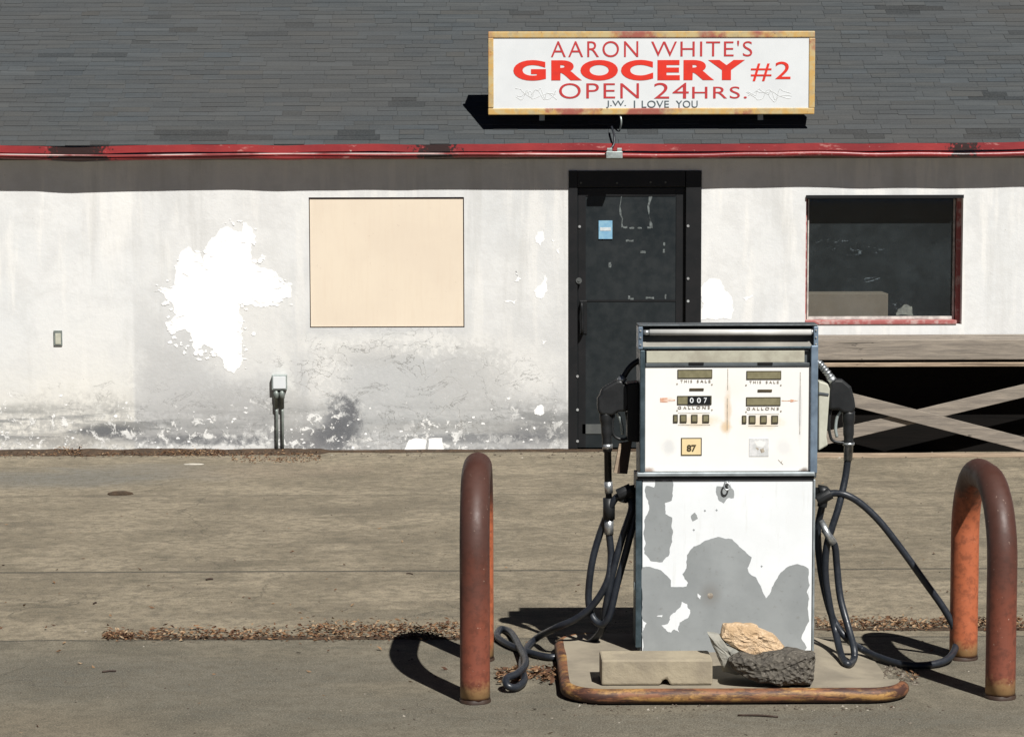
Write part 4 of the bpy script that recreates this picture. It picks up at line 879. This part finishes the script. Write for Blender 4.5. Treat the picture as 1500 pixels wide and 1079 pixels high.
# ================================================================== LITTER
def leaves(name,label,specs,seed,mat='leaf',cat='leaves'):
    rd=random.Random(seed); mb=MB(); mb.recalc=False
    for (x0,y0,x1,y1,n,sz,hz) in specs:
        for k in range(n):
            u=rd.random(); px=x0+(x1-x0)*u; cy=(y0+y1)/2+(y1-y0)*.5*max(-1,min(1,rd.gauss(0,.45)+.35*mn.noise(Vector((px*.03,seed,0)))))
            if mn.noise(Vector((px*.05,seed,1)))<-.45 and rd.random()<.7: continue
            p=atz(px,cy); p.z=.003+abs(rd.gauss(0,hz)); s_=sz*rd.uniform(.5,1.35); a=rd.uniform(0,6.28)
            ax=Vector((math.cos(a),math.sin(a),rd.uniform(-.5,.5))).normalized(); up=Vector((rd.uniform(-.9,.9),rd.uniform(-.9,.9),1)).normalized(); sd=ax.cross(up).normalized(); up=sd.cross(ax)
            wd_=s_*rd.uniform(.25,.5); cu=rd.uniform(-.25,.4)*s_
            a0=p-ax*s_*.5; a1=p+ax*s_*.5+up*cu*.5
            m1,m2=p-sd*wd_*.5+up*cu*.6,p+sd*wd_*.5+up*cu*.6
            n0=len(mb.v); mb.v+=[a0,m1,a1,m2,p]; 
            for v in mb.v[-5:]: v.z=max(v.z,.002)
            for f_ in ((0,1,4),(1,2,4),(2,3,4),(3,0,4)): mb.f.append(tuple(n0+i for i in f_)); mb.m.append(0); mb.c.append(None); mb.sm.append(False)
    o=mb.build(name,M[mat]); tag(o,label,cat,kind='stuff'); return o
leaves('leaf_litter','strip of dry brown leaves caught along the concrete joint left of the pump',[(150,926,690,940,800,.024,.007),(220,920,690,935,600,.026,.012),(450,914,690,930,520,.026,.016),(152,926,200,938,160,.026,.014)],1)
leaves('leaf_litter','strip of dry brown leaves along the concrete joint right of the pump',[(1195,907,1500,924,1200,.025,.012),(1500,906,1800,922,500,.024,.014)],2)
leaves('leaf_litter','dry leaves and dirt gathered along the foot of the white wall',[(-150,662,470,670,1700,.020,.008),(80,660,120,668,350,.022,.022),(235,662,330,668,450,.022,.015),(340,668,470,679,380,.022,.006),(440,656,840,662,500,.018,.005),(830,652,1030,657,140,.018,.005),(1360,652,1425,660,120,.03,.02)],3)
leaves('leaf_litter','small patch of orange leaves beside the curled hose end on the ground',[(728,978,812,1002,330,.035,.010),(1312,984,1345,999,30,.02,.006)],4)
leaves('leaf_litter','scattered single bits of leaf and bark over the concrete lot',[(0,690,1500,1075,170,.028,.003)],5)
def bits(name,label,specs,seed):
    rd=random.Random(seed); mb=MB(); mb.recalc=False
    for (x0,y0,x1,y1,n,sz) in specs:
        for k in range(n):
            p=atz(rd.uniform(x0,x1),rd.uniform(y0,y1)); s_=sz*rd.uniform(.4,1.5)
            q=[p+Vector((rd.uniform(-1,1),rd.uniform(-1,1),0)).normalized()*s_*rd.uniform(.5,1) for _ in range(0)]
            b_=[p+Vector((s_*math.cos(a)*rd.uniform(.6,1.2),s_*math.sin(a)*rd.uniform(.6,1.2),.0005)) for a in (0,1.3,2.6,3.9,5.2)]; tp=p+Vector((rd.uniform(-.3,.3)*s_,rd.uniform(-.3,.3)*s_,s_*rd.uniform(.5,1)))
            n0=len(mb.v); mb.v+=b_+[tp]
            for i in range(5): mb.f.append((n0+i,n0+(i+1)%5,n0+5)); mb.m.append(0); mb.c.append(None); mb.sm.append(False)
    o=mb.build(name,M['grit']); tag(o,label,'grit',kind='stuff')
bits('loose_grit','loose grit and pebbles sprinkled over the concrete lot',[(0,675,1500,1079,300,.0045),(800,1015,1400,1060,50,.005),(560,920,800,1079,40,.006),(1295,975,1345,1003,110,.009),(1000,1033,1340,1042,60,.006),(820,1030,1000,1042,40,.006),(0,662,1500,672,250,.009)],6)
# low bank of dirt against the wall
mb=MB(); mb.recalc=False; prev=None
for i in range(181):
    x=-5.5+(11.5)*i/180; a=.5+.5*mn.noise(Vector((x*1.4,4,0))); b_=.5+.5*mn.noise(Vector((x*5,9,0)))
    wd_=.10+.30*a*b_+.16*max(0,mn.noise(Vector((x*2.3,1,7)))); hh=.010+.045*a*b_
    if x>at(480,665,YW).x: wd_*=.35; hh*=.5
    cur=[(x,YW-wd_,.0015),(x,YW-wd_*.45,.002+hh*.6),(x,YW-.004,.004+hh)]
    if prev:
        mb.face([prev[0],cur[0],cur[1],prev[1]],smooth=True); mb.face([prev[1],cur[1],cur[2],prev[2]],smooth=True)
    prev=cur
tag(mb.build('dirt_bank',M['dirt']),'low bank of damp brown dirt along the foot of the wall','dirt',kind='stuff')
def bed(x0,x1,y,label,seed):
    mb=MB(); mb.recalc=False; prev=None; n=int((x1-x0)/4)
    for i in range(n+1):
        px=x0+(x1-x0)*i/n; p=atz(px,y); k=min(1,i/6,(n-i)/6); wv=.030+.035*abs(mn.noise(Vector((p.x*5,seed,0))))+.02*mn.noise(Vector((p.x*19,seed,2))); wv*=max(.1,k); h=.004+.012*abs(mn.noise(Vector((p.x*9,seed,4))))*k
        cur=[(p.x,p.y-wv*.6,.0015),(p.x,p.y,h),(p.x,p.y+wv*1.4,.0015)]
        if prev:
            mb.face([prev[0],cur[0],cur[1],prev[1]],smooth=True); mb.face([prev[1],cur[1],cur[2],prev[2]],smooth=True)
        prev=cur
    tag(mb.build('dirt_line',M['dirt']),label,'dirt',kind='stuff')
bed(150,700,935,'thin line of dirt in the concrete joint left of the pump',3)
bed(1190,1800,922,'thin line of dirt in the concrete joint right of the pump',8)
# a few bits one can point at
def lump(name,px,py,rx,ry,h,mat,label,cat,seed):
    rd=random.Random(seed); p=atz(px,py); mb=MB(); rings=[]
    for k,(q,z) in enumerate(((1,.001),(.9,.5),(.55,.9),(.15,1.0))):
        rings.append([(p.x+rx*q*math.cos(a)*(1+.25*mn.noise(Vector((math.cos(a)*2,math.sin(a)*2,seed+k)))),p.y+ry*q*math.sin(a)*(1+.3*mn.noise(Vector((math.cos(a)*2,math.sin(a)*2,seed+9+k)))),.001+h*z) for a in [2*math.pi*j/16 for j in range(16)]])
    mb.grid(rings,smooth=False); o=mb.build(name,mat,base=p); tag(o,label,cat)
lump('mud_clod',176,724,.085,.05,.022,M['dirt'],'flat dark clod of mud on the concrete in the left distance','clod',2)
lump('paper_scrap',284,680,.075,.03,.006,M['sheet'],'flat pale paper scrap on the concrete near the foot of the wall','litter',5)
def stick(px,py,L,a,label,r=.006):
    p=atz(px,py,r); d=Vector((math.cos(a),math.sin(a),0)); mb=MB(); mb.tube(smooth_path([p-d*L/2,p+Vector((0,.006,.002)),p+d*L/2],4),r,7); o=mb.build('twig',M['brownmetal'],base=p); tag(o,label,'twig','twigs on the concrete')
stick(307,848,.04,.5,'short dark twig just below the thin joint line, left half of the lot',.005)
stick(160,983,.06,.3,'dark twig on the greyer concrete in the lower left',.004)
stick(139,883,.03,1.2,'stubby dark twig below the joint line at far left',.004)
stick(600,840,.04,-.5,'thin twig on the joint line near the left hoop',.003)
stick(1110,1048,.16,-.2,'long thin twig on the concrete in front of the pump island',.004)

# ================================================================== LIGHT
sdir=Vector((.37,-.78,1)).normalized()
L=bpy.data.lights.new('sun','SUN'); L.energy=5.0; L.angle=R(.5); L.color=(1,.972,.925); lo=bpy.data.objects.new('sun',L); C.objects.link(lo)
lo.rotation_euler=sdir.to_track_quat('Z','Y').to_euler(); lo.location=(4,-8,10)
wd=bpy.data.worlds.new('World'); SC.world=wd; wd.use_nodes=True; nt=wd.node_tree; bg=nt.nodes['Background']
sk=nt.nodes.new('ShaderNodeTexSky'); sk.sky_type='NISHITA'; sk.sun_disc=False; sk.air_density=.12; sk.dust_density=.05; sk.altitude=1500; sk.sun_elevation=math.asin(sdir.z); sk.sun_rotation=math.atan2(sdir.x,sdir.y)
nt.links.new(sk.outputs[0],bg.inputs[0]); bg.inputs[1].default_value=.05
SC.view_settings.view_transform='Standard'; SC.view_settings.look='None'; SC.view_settings.exposure=.42; SC.view_settings.gamma=1
for o in SC.objects:
    if '_b' in o: del o['_b']
